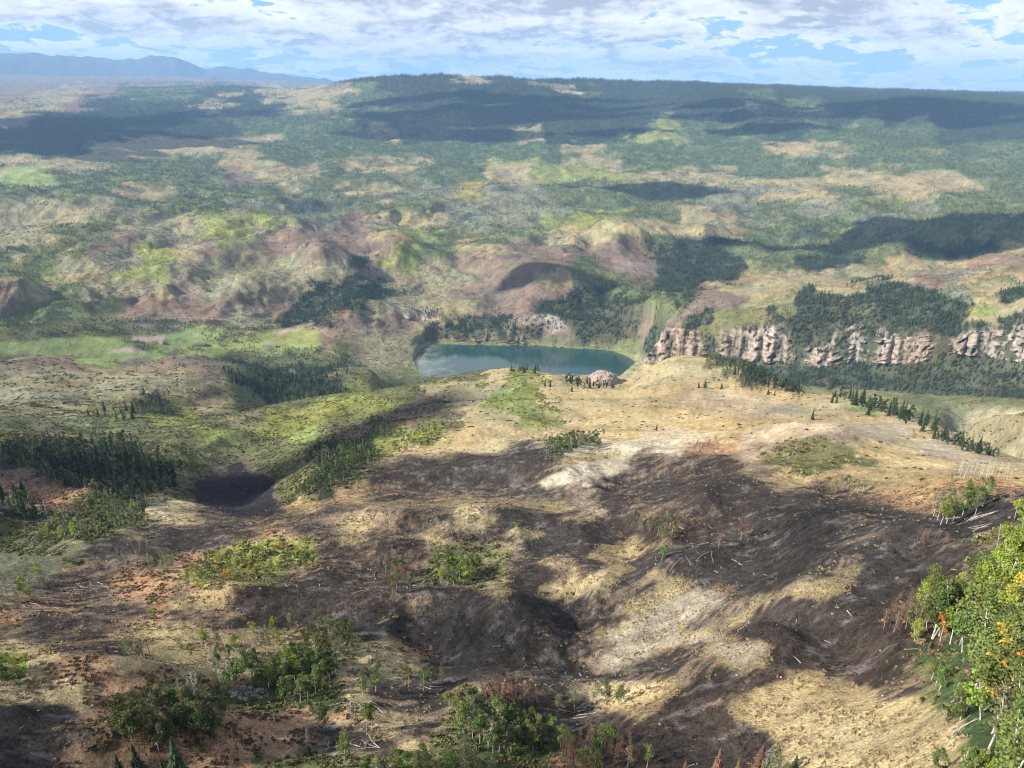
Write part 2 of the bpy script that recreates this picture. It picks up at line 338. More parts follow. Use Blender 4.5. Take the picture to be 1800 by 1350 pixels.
# ------------------------------------------------------------------ land cover map (cells of 50 x 25 px laid on the land)
# D conifers  G aspen wood  L bright brush  Y yellow aspen  W dead wood  T dry grass  P pale bare ground  S sage  M brown brush  O olive brush
# F hay field  B burnt black  R scorched red-brown  H half burnt  C rock  A pale ash/chalk
MAP = """
MMMMMMMMMMMMDDDDTDDDDDDDDDDDDDDDDDDD
MSTMGGGDDTTTGGDDDDDDGDDDDDGDDDDDDDDD
TTMDDDDTDDTTGGDDDDDDDDDDDDGGGDDDDDDD
MDDDDDDDGGGGDDGGGDDDDDDLGDDDGDGDDDDD
DDDDDDDDGGGGGTDGDDTDDDLLGGGDGGGGGDDD
DDDSTTTTTGGGGGGGGGGGTGGGGGGTTTGGGGGG
TTTTGGGGTTGGTTTGGLLGTTGGGGGGGGGGGGGG
FFGGGGGGMTTGGGGGGGTLLLTTTTGGGTTTGGGG
GGGGTTGGGGGGTTWWYWWGGGGGGWWTTGGTTGGG
STSSGGGGWWWWGGGWWWWWGGGGWWGGWWGGWGGG
SSSGSSSLLLWWMTTTWWWLLLGGTTWGGGWWGGGG
SSGGMSSLLSMMMTLGGGGTTTTGTTGGDGGGGGGG
SGGMSLSMMMMMMMLGTTMMMMMDDDGGGGGGDDDT
GGSSSLSSSSSSDTLSMMMMGMMDDDGGDDGTTTMM
GLSSLLMSSSSSMSSSSMMTGGMDDDTTTTTTMMTT
MSGSSSMSSSSDDDSSMMMMDGGDDMTTDTDDDWTD
MGGGMMMMMMDDDSSSSMMDDDGGDMTODDDDDDLT
GGGOMMMMSSDDMMMSDDMDDMMMDOODDDDDDDTD
OOOOOOFFOOFMSSSDDDDMOMMDDODDDDDDDDDD
FFFFPFOFFFFOSSSOOOOOOOODDDDDDDDDDDDD
MMMFMMMMOOOOSSSOOOOOOOTTTDDDDDDDDDDD
SSSSSSSMDDDDOOOOOTLTTTTTTTDDDDDDDDDD
SSSSSSSSODDDLOOTTLLTTTTTTTTTOOOOOOOO
SSSOODOSOOOLLLMMTLLLTTTTTTTTTTFOOOOO
OSSOOLLOSLLLOMMMTTLLTTTTTTTTTTTTOOTT
OMOOOOOLLLLOMGLLTTTTTTTAATTTPPPPTTTT
DDDDDOOOOOODDLTTTTBGGAAARRPTOOTTPPTT
DDDDDGGOMOODDTHHBHHHAAHHHHPOOOOTTTPT
MMDDDGOBBOODOHBBBHHHAHHHHHHTTTTTTTTT
RRRDDOOBBBODTHHHHHHHHHHBBHHPHHTTTRRR
DRRGGPTBBOTHHHHHTHHTBBHHHHBBHBBRRBBB
DDGGGTTHHHHHTHHHTBBBTBHHHHHBBHHBBBBH
OOGGTBBBHRHHTHHTBBTBBBBHHHHBBRHBBBHL
OOSBBBBHLLLHHHHOOTBBBTTHBBHHHHHBBBGG
WWOHBHRLLLLHHHHOOTBTBTBBBBHBBHBBBBGG
WWHHRRTLLLHHHHHOOTBBTTBTBHHBHTBBBBGG
WHHHRRHTTBBBHHBBBTBTTBHTHRBHTTBHBHGG
HRRHHRTTBBBBBBHHHBBBBHTTBBTTTBBHHGGG
RHHHHRHHHBBBHHBHHHBBHHTTBTTTBBBHHGGG
HHHHTTTTTTTBBBBBHHBHHTTTTHHBBBBBHGGG
TTHHHTTTTTTTTTBBBHHHHHTTHTHBBBBBGGGG
LTRRTTTTTLGTTTTBBHHHHBHHHTTBBBBHGGGG
GTRRRRTTTGGTTHHBBBHBBHHHHBBHTBBHOGGG
TTTRRTOOOGGGTHHHTHHHHTTTBBTTTTTHOGGG
TTTTRRGGGOGGTHHHRBBHHTTBBTTPPTTTOGGG
BBBRGGGGRRRRTTTHGGGHBBTBBBTPPTTTTGGG
BBBRRGGGRRRHBTHOGGGHBBBBBBTTPPTTTTGG
BBHRRRRRRRRHHHTOOGGGHBBBBBBTTPPTTOGG
BBROORRRROOOOLLOGGGRRHBBBBBTTTPTTGGG
""".split()
CLS = 'DGLYWTPSMOFBRHCA'
NC = len(CLS)
grid = np.array([[CLS.index(ch) for ch in (r + r[-1] * 36)[:36]] for r in MAP])
onehot = np.eye(NC, dtype=np.float32)[grid]                 # rows, cols, classes

u = PX; v = PY.copy()
# boundaries wander: noise in metres, scaled with distance so they wander as much near as far
q = np.log(Rg)
nx = fbm(Xg / (Rg * 0.045), q * 14, 4, 3) * 26 + perlin(Xg / (Rg * 0.011), q * 60, 9) * 9 + fbm(Xg / 7, Yg / 7, 3, 11) * np.clip(2600 / Rg, 1, 7)
ny = fbm(Xg / (Rg * 0.05) + 9, q * 14, 4, 5) * 15 + perlin(Xg / (Rg * 0.012) + 3, q * 60, 10) * 6 + fbm(Xg / 7 + 5, Yg / 7, 3, 12) * np.clip(1300 / Rg, .6, 4)
uu = u + nx; vv = v + ny
# the lands before and behind the nearest crest do not mix
crest_py = np.interp(PX[0] * 0 + np.arange(NA), np.arange(NA), np.where(True, PY[np.argmin(np.abs(S[:, 0] - BROW))], 0))
vv = np.where(S > BROW + 0.5, np.minimum(vv, crest_py[None, :] - 10), np.where(S < BROW, np.maximum(vv, crest_py[None, :] + 10), vv))
gx = np.clip(uu / 50 - 0.5, 0, 34.999); gy = np.clip((vv - 125) / 25 - 0.5, 0, grid.shape[0] - 1.001)
ix = gx.astype(int); iy = gy.astype(int); fx = sstep(0, 1, gx - ix)[..., None].astype(np.float32); fy = sstep(0, 1, gy - iy)[..., None].astype(np.float32)
W = (onehot[iy, ix] * (1 - fx) + onehot[iy, ix + 1] * fx) * (1 - fy) + (onehot[iy + 1, ix] * (1 - fx) + onehot[iy + 1, ix + 1] * fx) * fy
for c in range(NC):
    W[..., c] *= np.clip(1 + 0.65 * fbm(Xg / (Rg * 0.02) + c * 5, q * 30 + c * 3, 4, 100 + c, .6) + 0.5 * perlin(Xg / 5 + c, Yg / 5, 130 + c) * (S < 9), .05, 3).astype(np.float32)
W = np.clip(W, 1e-5, None) ** 3.0
W /= W.sum(-1, keepdims=True)

def C(ch): return CLS.index(ch)
W0 = W
fr_n = fbm(Xg / (Rg * .035), q * 22, 5, 150, .65)
mixin = (sstep(.12, .5, fr_n) * sstep(14.5, 16, S))[..., None].astype(np.float32) * W[..., CLS.index('T'):CLS.index('T') + 1] * .75
W[..., CLS.index('T')] -= mixin[..., 0]; W[..., CLS.index('G')] += mixin[..., 0] * .75; W[..., CLS.index('S')] += mixin[..., 0] * .25
mx2 = (sstep(.2, .55, -fr_n) * sstep(14.5, 16, S)).astype(np.float32) * .45
gg = W[..., CLS.index('G')] * mx2; W[..., CLS.index('G')] -= gg; W[..., CLS.index('L')] += gg * .45; W[..., CLS.index('S')] += gg * .3; W[..., CLS.index('D')] += gg * .25
def overlay(ch, poly, soft=3.0, wob=6.0, smin=None, smax=None, strength=1.0):
    """paint one class over a polygon drawn on the land"""
    P = np.array(poly, float); m = (PX > P[:, 0].min() - 25) & (PX < P[:, 0].max() + 25) & (PY > P[:, 1].min() - 25) & (PY < P[:, 1].max() + 25)
    if smin is not None: m &= S > smin
    if smax is not None: m &= S < smax
    if not m.any(): return
    sd_ = poly_sd(PX[m] + nx[m] * wob / 20, PY[m] + ny[m] * wob / 20, P)
    a = (1 - sstep(-soft, soft, sd_)).astype(np.float32)[:, None] * strength
    w = W[m]; o = np.zeros(NC, np.float32); o[C(ch)] = 1
    W[m] = w * (1 - a) + o * a


# black burnt hollow and its tip
overlay('B', [(332,858),(348,842),(400,838),(412,812),(430,808),(440,836),(478,842),(480,872),(500,892),(470,912),(400,905),(345,882)], 3, 10, 3, 8)
overlay('O', [(482,845),(520,832),(545,850),(515,885),(500,888)], 3, 8, 3, 8)
# pale chalky streak
overlay('A', [(985,800),(1060,780),(1130,765),(1200,757),(1215,768),(1150,785),(1090,800),(1010,812)], 3, 8, 3, 8)
overlay('A', [(945,845),(985,830),(1060,826),(1100,815),(1110,822),(1060,840),(1000,852),(960,854)], 3, 8, 3, 8)
overlay('T', [(985,805),(1040,795),(1090,790),(1085,800),(1030,815),(990,820)], 2, 5, 3, 8)
# burn edge on the slope
overlay('B', [(640,830),(740,808),(850,800),(900,815),(905,800),(945,770),(970,790),(960,815),(930,840),(860,850),(740,848)], 6, 18, 3, 8, 0.8)
overlay('B', [(1270,790),(1320,830),(1420,880),(1560,850),(1590,870),(1500,910),(1440,950),(1330,960),(1250,930),(1200,880)], 10, 30, 2, 8, 0.7)
overlay('R', [(1560,850),(1700,845),(1800,850),(1800,862),(1690,870),(1640,900),(1540,905)], 5, 18, 2, 8, .55)
overlay('B', [(1265,1000),(1360,960),(1470,920),(1500,930),(1400,985),(1330,1030),(1280,1032)], 5, 14, 2, 8)
overlay('B', [(1350,1060),(1420,1050),(1480,1085),(1540,1120),(1560,1180),(1545,1210),(1480,1185),(1400,1165),(1330,1120),(1300,1090)], 4, 12, 1, 8)
overlay('B', [(1380,1180),(1345,1155),(1345,1178),(1290,1200),(1240,1220),(1200,1240),(1165,1235),(1170,1300),(1250,1330),(1360,1350),(1360,1300),(1290,1270),(1280,1230),(1340,1205)], 4, 12, 0, 8)
overlay('P', [(1100,1110),(1160,1050),(1240,1035),(1290,1050),(1240,1085),(1180,1110),(1330,1125),(1340,1160),(1290,1180),(1280,1150),(1200,1130),(1060,1180),(1040,1165)], 6, 18, 1, 8)
overlay('T', [(1350,1210),(1430,1190),(1520,1210),(1640,1240),(1720,1330),(1700,1370),(1440,1370),(1380,1310),(1290,1230)], 8, 20, 0, 8, 0.85)
overlay('B', [(680,1115),(740,1090),(850,1060),(930,1090),(920,1150),(870,1190),(790,1190),(750,1150),(700,1125)], 5, 16, 1, 8)
overlay('T', [(640,1130),(690,1115),(750,1135),(765,1160),(700,1200),(620,1180)], 4, 12, 1, 8)
overlay('R', [(680,1118),(750,1132),(765,1155),(700,1150)], 3, 8, 1, 8)
overlay('B', [(-60,1255),(60,1245),(145,1240),(100,1290),(60,1330),(40,1380),(-60,1380)], 4, 14, 0, 8)
overlay('R', [(130,1250),(200,1200),(330,1250),(420,1240),(560,1250),(560,1290),(480,1330),(200,1370),(60,1370),(110,1290)], 8, 20, 0, 8, 0.7)
overlay('P', [(1000,882),(1030,872),(1080,905),(1070,912),(1040,905)], 3, 5, 2, 8)
overlay('T', [(600,872),(700,885),(850,878),(1000,880),(1000,888),(850,892),(700,897),(600,885)], 3, 12, 2, 8, 0.8)
overlay('T', [(790,925),(830,910),(860,918),(880,935),(830,940)], 3, 8, 2, 8, 0.8)
overlay('O', [(750,960),(850,955),(900,965),(890,1020),(830,1030),(760,1010)], 6, 14, 2, 8, 0.8)
# hay fields in the valley
for P in ([(0,602),(90,596),(215,592),(240,603),(170,622),(90,628),(0,615)], [(165,632),(200,618),(245,620),(245,628),(215,635)], [(290,590),(340,575),(365,590),(330,618),(300,610)], [(390,596),(500,580),(530,575),(520,600),(510,612),(440,606)], [(310,618),(345,612),(345,624),(320,628)], [(15,295),(88,292),(80,302),(18,306)], [(1580,710),(1610,712),(1618,720),(1590,722)]):
    overlay('F', P, 2, 3, 9)
overlay('P', [(480,582),(538,568),(535,578),(490,590)], 2, 3, 9); overlay('P', [(230,590),(290,588),(290,598),(235,600)], 2, 3, 9)
# golden meadows far off
for P in ([(485,178),(560,165),(632,157),(628,163),(560,176),(500,181)], [(865,290),(940,283),(945,300),(930,325),(880,322),(840,305)], [(1370,252),(1430,248),(1432,265),(1410,270)], [(1290,318),(1420,312),(1560,320),(1600,300),(1680,302),(1740,335),(1640,338),(1450,325),(1300,328)],
          [(1060,390),(1130,385),(1260,402),(1330,410),(1200,415),(1050,402)], [(380,163),(430,160),(425,167),(385,169)], [(1190,360),(1250,365),(1260,395),(1200,390)], [(180,258),(260,240),(400,242),(500,235),(500,245),(380,262),(240,280),(100,290)], [(260,322),(306,323),(280,342),(235,338)]):
    overlay('T', P, 3, 5, 16)
overlay('P', [(920,141),(1010,150),(1015,158),(930,150)], 2, 4, 16, None, .5); overlay('P', [(970,155),(1025,162),(1020,168),(980,162)], 2, 4, 16)
overlay('W', [(785,355),(870,355),(880,400),(850,410),(790,400)], 4, 8, 16)
overlay('Y', [(810,320),(850,320),(845,328),(812,328)], 2, 5, 16); overlay('L', [(930,290),(1040,290),(1045,308),(985,315),(930,310)], 4, 8, 16)
overlay('T', [(1250,500),(1330,490),(1480,495),(1500,510),(1440,505),(1300,520)], 4, 10, 14); overlay('R', [(1690,450),(1760,445),(1790,465),(1700,470)], 5, 10, 14, None, 0.25)
overlay('M', [(1190,560),(1220,520),(1270,500),(1260,540)], 4, 8, 14)
# the open grass shoulder with its golden and olive patches
overlay('P', [(1290,770),(1340,745),(1420,740),(1520,745),(1600,750),(1560,770),(1330,800)], 8, 15, 3, 8, 0.8)
overlay('O', [(1330,790),(1430,765),(1500,780),(1500,815),(1420,830),(1330,805)], 6, 12, 3, 8, 0.7)
overlay('T', [(960,690),(1180,690),(1220,720),(1180,750),(1000,750),(950,720)], 10, 20, 3, 9, 0.9)
overlay('P', [(1180,690),(1290,690),(1400,710),(1420,730),(1280,735),(1200,715)], 8, 15, 3, 9, 0.8)
# rock of the cliffs and outcrops
en = 0.20 * fbm(AZ * 22, S * 0 + 1.3, 4, 206, .5); eb = 0.16 * fbm(AZ * 30, S * 0 + 7.3, 4, 216, .5)
CLIFF = sstep(13.93 + eb, 14.06 + eb, S) * (1 - sstep(15.0 + en, 15.12 + en, S))

wc = np.zeros(Xg.shape)
for cx, w_ in ((1165, 66), (1328, 60), (1445, 24), (1505, 14), (1590, 46), (1700, 26), (1745, 16), (1790, 14)):
    wc = np.maximum(wc, (1 - sstep(w_ * 0.8, w_ * 1.2, np.abs(PX + 14 * fbm(AZ * 60, S * 6, 4, 4, .65) - cx))))
wc = np.maximum(wc, 0.55 * (1 - sstep(95, 110, np.abs(PX - 885))) * sstep(-.2, .2, perlin(AZ * 90, S * 3, 207)))
wc = np.maximum(wc, 0.45 * (1 - sstep(30, 40, np.abs(PX - 1055))) * sstep(-.3, .1, perlin(AZ * 120, S * 3, 208)))
wc = wc * sstep(-.45, -.2, fbm(AZ * 160, S * 5, 3, 209))
cw = np.clip(wc * CLIFF, 0, 1)[..., None].astype(np.float32)
oC = np.zeros(NC, np.float32); oC[C('C')] = 1
W = W * (1 - cw) + oC * cw
for P in ([(705,550),(735,545),(735,562),(712,560)], [(738,550),(755,544),(775,550),(772,566),(745,566)], [(895,560),(930,553),(985,555),(992,580),(970,590),(950,570),(905,572)],           [(1000,150),(1010,150),(1010,153),(1000,153)], [(1312,178),(1340,180),(1338,190),(1315,188)]):
    overlay('C', P, 2, 5, 13)
overlay('D', [(1000,545),(1060,530),(1130,520),(1120,600),(1090,605),(1010,602)], 6, 14, 13, None, .85)
overlay('S', [(1640,720),(1860,700),(1860,830),(1700,790)], 6, 14, 9, None, .55)
overlay('D', [(1180,610),(1240,600),(1290,640),(1400,612),(1440,600),(1560,620),(1640,600),(1800,620),(1860,700),(1500,692),(1350,680),(1180,650)], 6, 12, 13.1, 14.1, .9)

# rock faces bulge and cleave: push the cliff surface in and out
rock_w = W[..., C('C')] * ((S > 13.5) & (S < 17))
col_n = np.abs(perlin(AZ * 75, S * 0.3, 201)) * 1.3 + .5 * np.abs(perlin(AZ * 230, S * .5, 204)) + 0.18 * np.abs(perlin(AZ * 700, S * 1.0, 202))
push = (10.0 - 28.0 * col_n + 0.7 * np.sin(S * 42 + 2 * perlin(AZ * 60, S, 203))) * rock_w * CLIFF
RR = Rg + push
Xr = RR * np.sin(AZ); Yr = RR * np.cos(AZ)
Zr = Zg + rock_w * 2.0 * fbm(Xg / 14, Yg / 14, 3, 205) * (1 - CLIFF * 0.4)

# ------------------------------------------------------------------ colours of the ground
ALB = {'D': (.028, .040, .026), 'G': (.058, .088, .036), 'L': (.19, .21, .065), 'Y': (.25, .23, .075), 'W': (.13, .135, .09), 'T': (.345, .28, .155), 'P': (.32, .27, .20),
       'S': (.215, .195, .12), 'M': (.165, .118, .095), 'O': (.125, .13, .058), 'F': (.19, .235, .085), 'B': (.050, .041, .039), 'R': (.31, .195, .115), 'H': (.13, .10, .08),
       'C': (.27, .225, .19), 'A': (.46, .39, .28)}
COLR = np.zeros(Xg.shape + (3,), np.float32)
for c, ch in enumerate(CLS):
    COLR += W[..., c:c + 1] * np.array(ALB[ch], np.float32)
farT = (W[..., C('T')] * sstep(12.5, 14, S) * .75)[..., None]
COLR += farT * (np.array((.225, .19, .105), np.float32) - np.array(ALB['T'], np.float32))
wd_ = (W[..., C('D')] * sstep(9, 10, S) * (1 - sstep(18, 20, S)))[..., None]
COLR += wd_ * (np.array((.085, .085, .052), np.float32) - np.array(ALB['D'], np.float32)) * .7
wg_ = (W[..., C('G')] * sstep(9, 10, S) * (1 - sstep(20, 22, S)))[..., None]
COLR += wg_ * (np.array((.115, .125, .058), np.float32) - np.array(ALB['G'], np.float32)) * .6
# streaks of unburnt grass and char that follow the slope
ang = math.radians(28); sx = Xg * math.cos(ang) + Yg * math.sin(ang); sy = -Xg * math.sin(ang) + Yg * math.cos(ang)
wsx = sx + 8 * perlin(Xg / 30, Yg / 30, 301); wsy = sy + 6 * perlin(Xg / 30, Yg / 30, 302)
st = fbm(wsx / 26, wsy / 11, 6, 310, 0.68)
st2 = fbm(wsx / 7, wsy / 4, 4, 320, 0.7)
gr = sstep(-0.25, 0.75, st + 0.45 * st2)[..., None]
grass = np.array((.30, .24, .15), np.float32); ch_ = np.array((.068, .055, .050), np.float32); rust = np.array((.24, .14, .09), np.float32)
burn = W[..., C('B')] + .58 * W[..., C('H')] + .04 * W[..., C('R')] * (S < 5)
def blur(a, n):
    for _ in range(n):
        a = (a + np.roll(a, 1, 0) + np.roll(a, -1, 0)) / 3; a = (a + np.roll(a, 2, 1) + np.roll(a, -2, 1)) / 3
    return a
burn = np.where(S < 8.2, blur(burn, 14), 0)
hb = W[..., C('H'):C('H') + 1]
unb = (1 - sstep(0, .9, burn))[..., None]
open_c = np.array((.215, .168, .125), np.float32)
noB = np.clip(W[..., C('B')] + W[..., C('H')], 0, 1)[..., None]
under = (COLR - W[..., C('B'):C('B') + 1] * np.array(ALB['B'], np.float32) - W[..., C('H'):C('H') + 1] * np.array(ALB['H'], np.float32)) + noB * open_c
tb = sstep(-.5, .5, st)[..., None]
under = under * (1 - noB) + noB * (open_c * (.75 + .5 * tb) * np.array((1, .97, .93), np.float32))
micro = fbm(Xg / 2.6, Yg / 2.6, 3, 326, .7)
charv = sstep(.25, .68, burn + .30 * (-st) + .16 * (-st2) + .10 * micro)
charv = np.where(S < 8.2, charv, 0) * (1 - .9 * W[..., C('D')]) * (1 - .7 * W[..., C('G')]) * (1 - .8 * W[..., C('A')])
blk = np.array((.048, .041, .037), np.float32) * (1 + .5 * sstep(0, .6, st2))[..., None]
isn = (S < 8.2)[..., None]
COLR = np.where(isn, under * (1 - charv[..., None] * .93) + blk * charv[..., None] * .93, COLR)
# a veil of soot and dried brown over the grass that stood inside the fire
veil = sstep(.05, .5, np.where(S < 8.2, blur(burn, 30), 0))[..., None]
COLR = COLR * (1 - .30 * veil)
bb = W[..., C('B'):C('B') + 1]
ash = sstep(0.35, 0.9, fbm(Xg / 14, Yg / 10, 5, 330, 0.65))[..., None]
COLR = COLR + charv[..., None] * ash * (np.array((.17, .16, .15), np.float32) - COLR) * 0.55
pit = poly_sd(PX + nx * .4, PY + ny * .4, [(332,858),(348,842),(400,838),(412,812),(430,808),(440,836),(478,842),(480,872),(500,892),(470,912),(400,905),(345,882)])
pitm = ((1 - sstep(-3, 3, pit)) * (S > 3) * (S < 8))[..., None]
COLR = COLR * (1 - pitm) + pitm * np.array((.022, .019, .021), np.float32)
COLR = COLR.astype(np.float32)
# brushy speckle on the open hills, gullies greener
bs = fbm(Xg / 22, Yg / 16, 4, 340, 0.7)
brush = (W[..., C('S')] + W[..., C('M')] + 0.6 * W[..., C('T')] * (S > 8) + W[..., C('O')] + 0.5 * W[..., C('L')])
bsp = sstep(0.0, 0.4, bs)[..., None] * brush[..., None]
COLR = COLR * (1 - 0.6 * bsp) + 0.6 * bsp * np.array((.10, .105, .05), np.float32)
gb = fbm(Xg / 160, Yg / 110, 4, 350, 0.6)
COLR *= (1 + 0.22 * gb + 0.20 * fbm(Xg / 40, Yg / 30, 3, 360))[..., None].astype(np.float32)
warm = (fbm(Xg / 260, Yg / 200, 3, 370) * 0.13)[..., None]
COLR = COLR * (1 + warm * np.array((1, 0, -1), np.float32))
fine = fbm(Xg / 3.2, Yg / 2.6, 3, 365, .7) * (Rg < 900)
fine = fine * (1 - .55 * np.clip(W[..., C('T')] + W[..., C('P')], 0, 1))
COLR *= (1 + 0.30 * fine)[..., None].astype(np.float32)
# canopy mottling where wood covers the far land
can = (W[..., C('D')] + W[..., C('G')] + W[..., C('W')])
cm = fbm(Xg / (Rg * 0.004), q * 110, 3, 380, 0.6)
COLR *= (1 + 0.40 * cm * can * (S > 15))[..., None].astype(np.float32)
# bands in the rock
band = np.sin(Zr / 2.6 + 2 * perlin(Xg / 60, Yg / 60, 390)) * 0.13 + 0.30 * perlin(AZ * 500, Zr / 26, 391) + .22 * perlin(AZ * 160, Zr / 8, 392)
COLR *= (1 + band * rock_w)[..., None].astype(np.float32)
COLR = np.clip(COLR, 0.012, 0.75)
shore = (1 - sstep(2, 16, np.abs(sdl)))[..., None]
COLR = COLR * (1 - 0.8 * shore) + 0.8 * shore * np.array((.17, .19, .08), np.float32)

# ------------------------------------------------------------------ materials
def mat(name):
    m = bpy.data.materials.new(name); m.use_nodes = True
    return m, NT(m.node_tree)


def finish(m, g, colr, rough=0.9, bump=None, bs=0.4, bd=1.0, spec=0.2, trans=None):
    b = g.n('ShaderNodeBsdfPrincipled', ins={'Roughness': rough, 'Specular IOR Level': spec})
    if isinstance(colr, bpy.types.NodeSocket): g.t.links.new(colr, b.inputs['Base Color'])
    else: b.inputs['Base Color'].default_value = (*colr, 1)
    if bump is not None:
        bn = g.n('ShaderNodeBump', ins={'Strength': bs, 'Distance': bd, 'Height': bump}); g.t.links.new(bn.outputs[0], b.inputs['Normal'])
    sh = b.outputs[0]
    if trans is not None:
        t = g.n('ShaderNodeBsdfTranslucent'); 
        if isinstance(colr, bpy.types.NodeSocket): g.t.links.new(colr, t.inputs[0])
        else: t.inputs[0].default_value = (*colr, 1)
        mx = g.n('ShaderNodeMixShader', ins={0: trans}); g.t.links.new(sh, mx.inputs[1]); g.t.links.new(t.outputs[0], mx.inputs[2]); sh = mx.outputs[0]
    o = g.n('ShaderNodeOutputMaterial'); g.t.links.new(sh, o.inputs[0])
    return m


def ground_material():
    m, g = mat('ground')
    at = g.n('ShaderNodeAttribute', attribute_name='Col')
    geo = g.n('ShaderNodeNewGeometry'); p = geo.outputs['Position']
    n1 = g.noise(p, 1.6, 6, 0.7); n2 = g.noise(p, 0.22, 6, 0.65); n3 = g.noise(p, 0.03, 5, 0.65)
    n4 = g.n('ShaderNodeTexVoronoi', feature='F1', ins={'Vector': p, 'Scale': 0.85, 'Randomness': 1.0}).outputs['Distance']
    n5 = g.noise(p, 0.7, 3, 0.6)
    tuft = g.math('MULTIPLY', g.ramp(n4, 0.12, 0.42, 1.0, 0.0), g.ramp(n5, 0.42, 0.6))
    f = g.math('MULTIPLY', g.math('MULTIPLY', g.ramp(n1, 0.3, 0.7, 0.4, 1.65, False), g.ramp(n2, 0.25, 0.75, 0.62, 1.38, False)), g.ramp(n3, 0.25, 0.75, 0.8, 1.2, False))
    f = g.math('MULTIPLY', f, g.ramp(tuft, 0.0, 1.0, 1.12, 0.5, False))
    c = g.n('ShaderNodeVectorMath', operation='SCALE', ins={0: at.outputs['Color'], 3: f}).outputs[0]
    h = g.math('ADD', g.math('ADD', g.math('MULTIPLY', tuft, 0.35), g.math('MULTIPLY', n1, 0.8)), g.math('ADD', g.math('MULTIPLY', n2, 1.6), g.math('MULTIPLY', n3, 7.0)))
    return finish(m, g, c, 0.95, h, 0.9, 1.0, 0.1)


def noisy(name, a, b, scale=1.0, rough=0.9, trans=None, obj_rand=0.0, spec=0.15):
    m, g = mat(name)
    geo = g.n('ShaderNodeNewGeometry')
    n = g.noise(geo.outputs['Position'], scale, 4, 0.6)
    c = g.mix(g.ramp(n, 0.3, 0.7), (*a, 1), (*b, 1))
    if obj_rand:
        oi = g.n('ShaderNodeObjectInfo')
        hs = g.n('ShaderNodeHueSaturation', ins={'Hue': g.ramp(oi.outputs['Random'], 0, 1, 0.5 - obj_rand * 0.08, 0.5 + obj_rand * 0.05, False),
                                                'Value': g.ramp(g.math('FRACT', g.math('MULTIPLY', oi.outputs['Random'], 7.31)), 0, 1, 1 - obj_rand * 0.7, 1 + obj_rand * 0.7, False), 'Color': c})
        c = hs.outputs[0]
    return finish(m, g, c, rough, None, trans=trans, spec=spec)


MAT = {
 'ground': ground_material(),
 'leaf_green': noisy('leaf_green', (.10, .155, .042), (.16, .215, .065), 1.2, 0.7, 0.25, 0.5),
 'leaf_dark': noisy('leaf_dark', (.062, .096, .038), (.105, .14, .055), 1.2, 0.7, 0.2, 0.5),
 'leaf_olive': noisy('leaf_olive', (.115, .135, .05), (.17, .175, .07), 1.2, 0.7, 0.2, 0.5),
 'leaf_lime': noisy('leaf_lime', (0.195, 0.273, 0.046), (0.312, 0.364, 0.065), 1.2, 0.7, 0.25, 0.4),
 'leaf_yellow': noisy('leaf_yellow', (.42, .34, .045), (.60, .46, .06), 1.2, 0.7, 0.25, 0.25),
 'leaf_orange': noisy('leaf_orange', (.42, .19, .05), (.55, .28, .07), 1.2, 0.7, 0.25, 0.25),
 'leaf_brown': noisy('leaf_brown', (.175, .115, .080), (.26, .18, .125), 1.2, 0.8, 0.15, 0.35),
 'leaf_pale': noisy('leaf_pale', (.17, .19, .10), (.26, .26, .15), 1.2, 0.8, 0.2, 0.35),
 'needle': noisy('needle', (.022, .042, .024), (.042, .066, .032), 0.8, 0.8, None, 0.5),
 'needle_far': noisy('needle_far', (.026, .048, .030), (.050, .074, .042), 0.2, 0.8, None, 0.5),
 'needle_brown': noisy('needle_brown', (.105, .062, .040), (.17, .105, .065), 0.8, 0.8, None, 0.3),
 'bark_white': noisy('bark_white', (.62, .59, .52), (.30, .28, .24), 1.5, 0.8, None, 0.2),
 'bark_grey': noisy('bark_grey', (.38, .35, .31), (.24, .22, .195), 1.5, 0.9, None, 0.4),
 'bark_brown': noisy('bark_brown', (.15, .10, .07), (.09, .065, .05), 1.5, 0.9, None, 0.3),
 'char': noisy('char', (.025, .022, .022), (.06, .05, .048), 2.0, 0.9, None, 0.3),
 'rock': noisy('rock', (.42, .40, .37), (.25, .235, .22), 0.8, 0.9, None, 0.5),
 'brush': noisy('brush', (.085, .095, .038), (.15, .145, .06), 0.5, 0.85, None, 0.7),
 'brush_lime': noisy('brush_lime', (.15, .18, .045), (.24, .25, .07), 0.5, 0.85, None, 0.5),
 'sage': noisy('sage', (.17, .165, .11), (.26, .24, .16), 0.5, 0.9, None, 0.5),
 'tuft': noisy('tuft', (.30, .24, .13), (.22, .17, .10), 0.9, 0.9, None, 0.22),
 'tuft_red': noisy('tuft_red', (.20, .13, .085), (.14, .095, .07), 0.9, 0.9, None, 0.22),
 'wall_pale': noisy('wall_pale', (.38, .34, .30), (.32, .29, .26), 0.5, 0.8),
 'wall_brown': noisy('wall_brown', (.24, .16, .11), (.19, .13, .09), 0.5, 0.8),
 'roof_grey': noisy('roof_grey', (.20, .21, .22), (.16, .17, .18), 0.5, 0.6),
 'roof_green': noisy('roof_green', (.10, .17, .14), (.08, .14, .12), 0.5, 0.6),
 'roof_red': noisy('roof_red', (.30, .12, .08), (.24, .10, .07), 0.5, 0.6),
 'door': noisy('door', (.10, .07, .05), (.08, .06, .045), 0.5, 0.6),
 'window': noisy('window', (.05, .06, .075), (.07, .08, .09), 0.5, 0.2, spec=0.5),
 'dirt_road': noisy('dirt_road', (.27, .225, .165), (.22, .18, .135), 0.05, 0.95),
 'cloud': noisy('cloud', (.8, .8, .8), (.7, .7, .72), 0.001, 1.0),
 'far_rock': noisy('far_rock', (.05, .06, .055), (.08, .08, .07), 0.0008, 1.0),
}


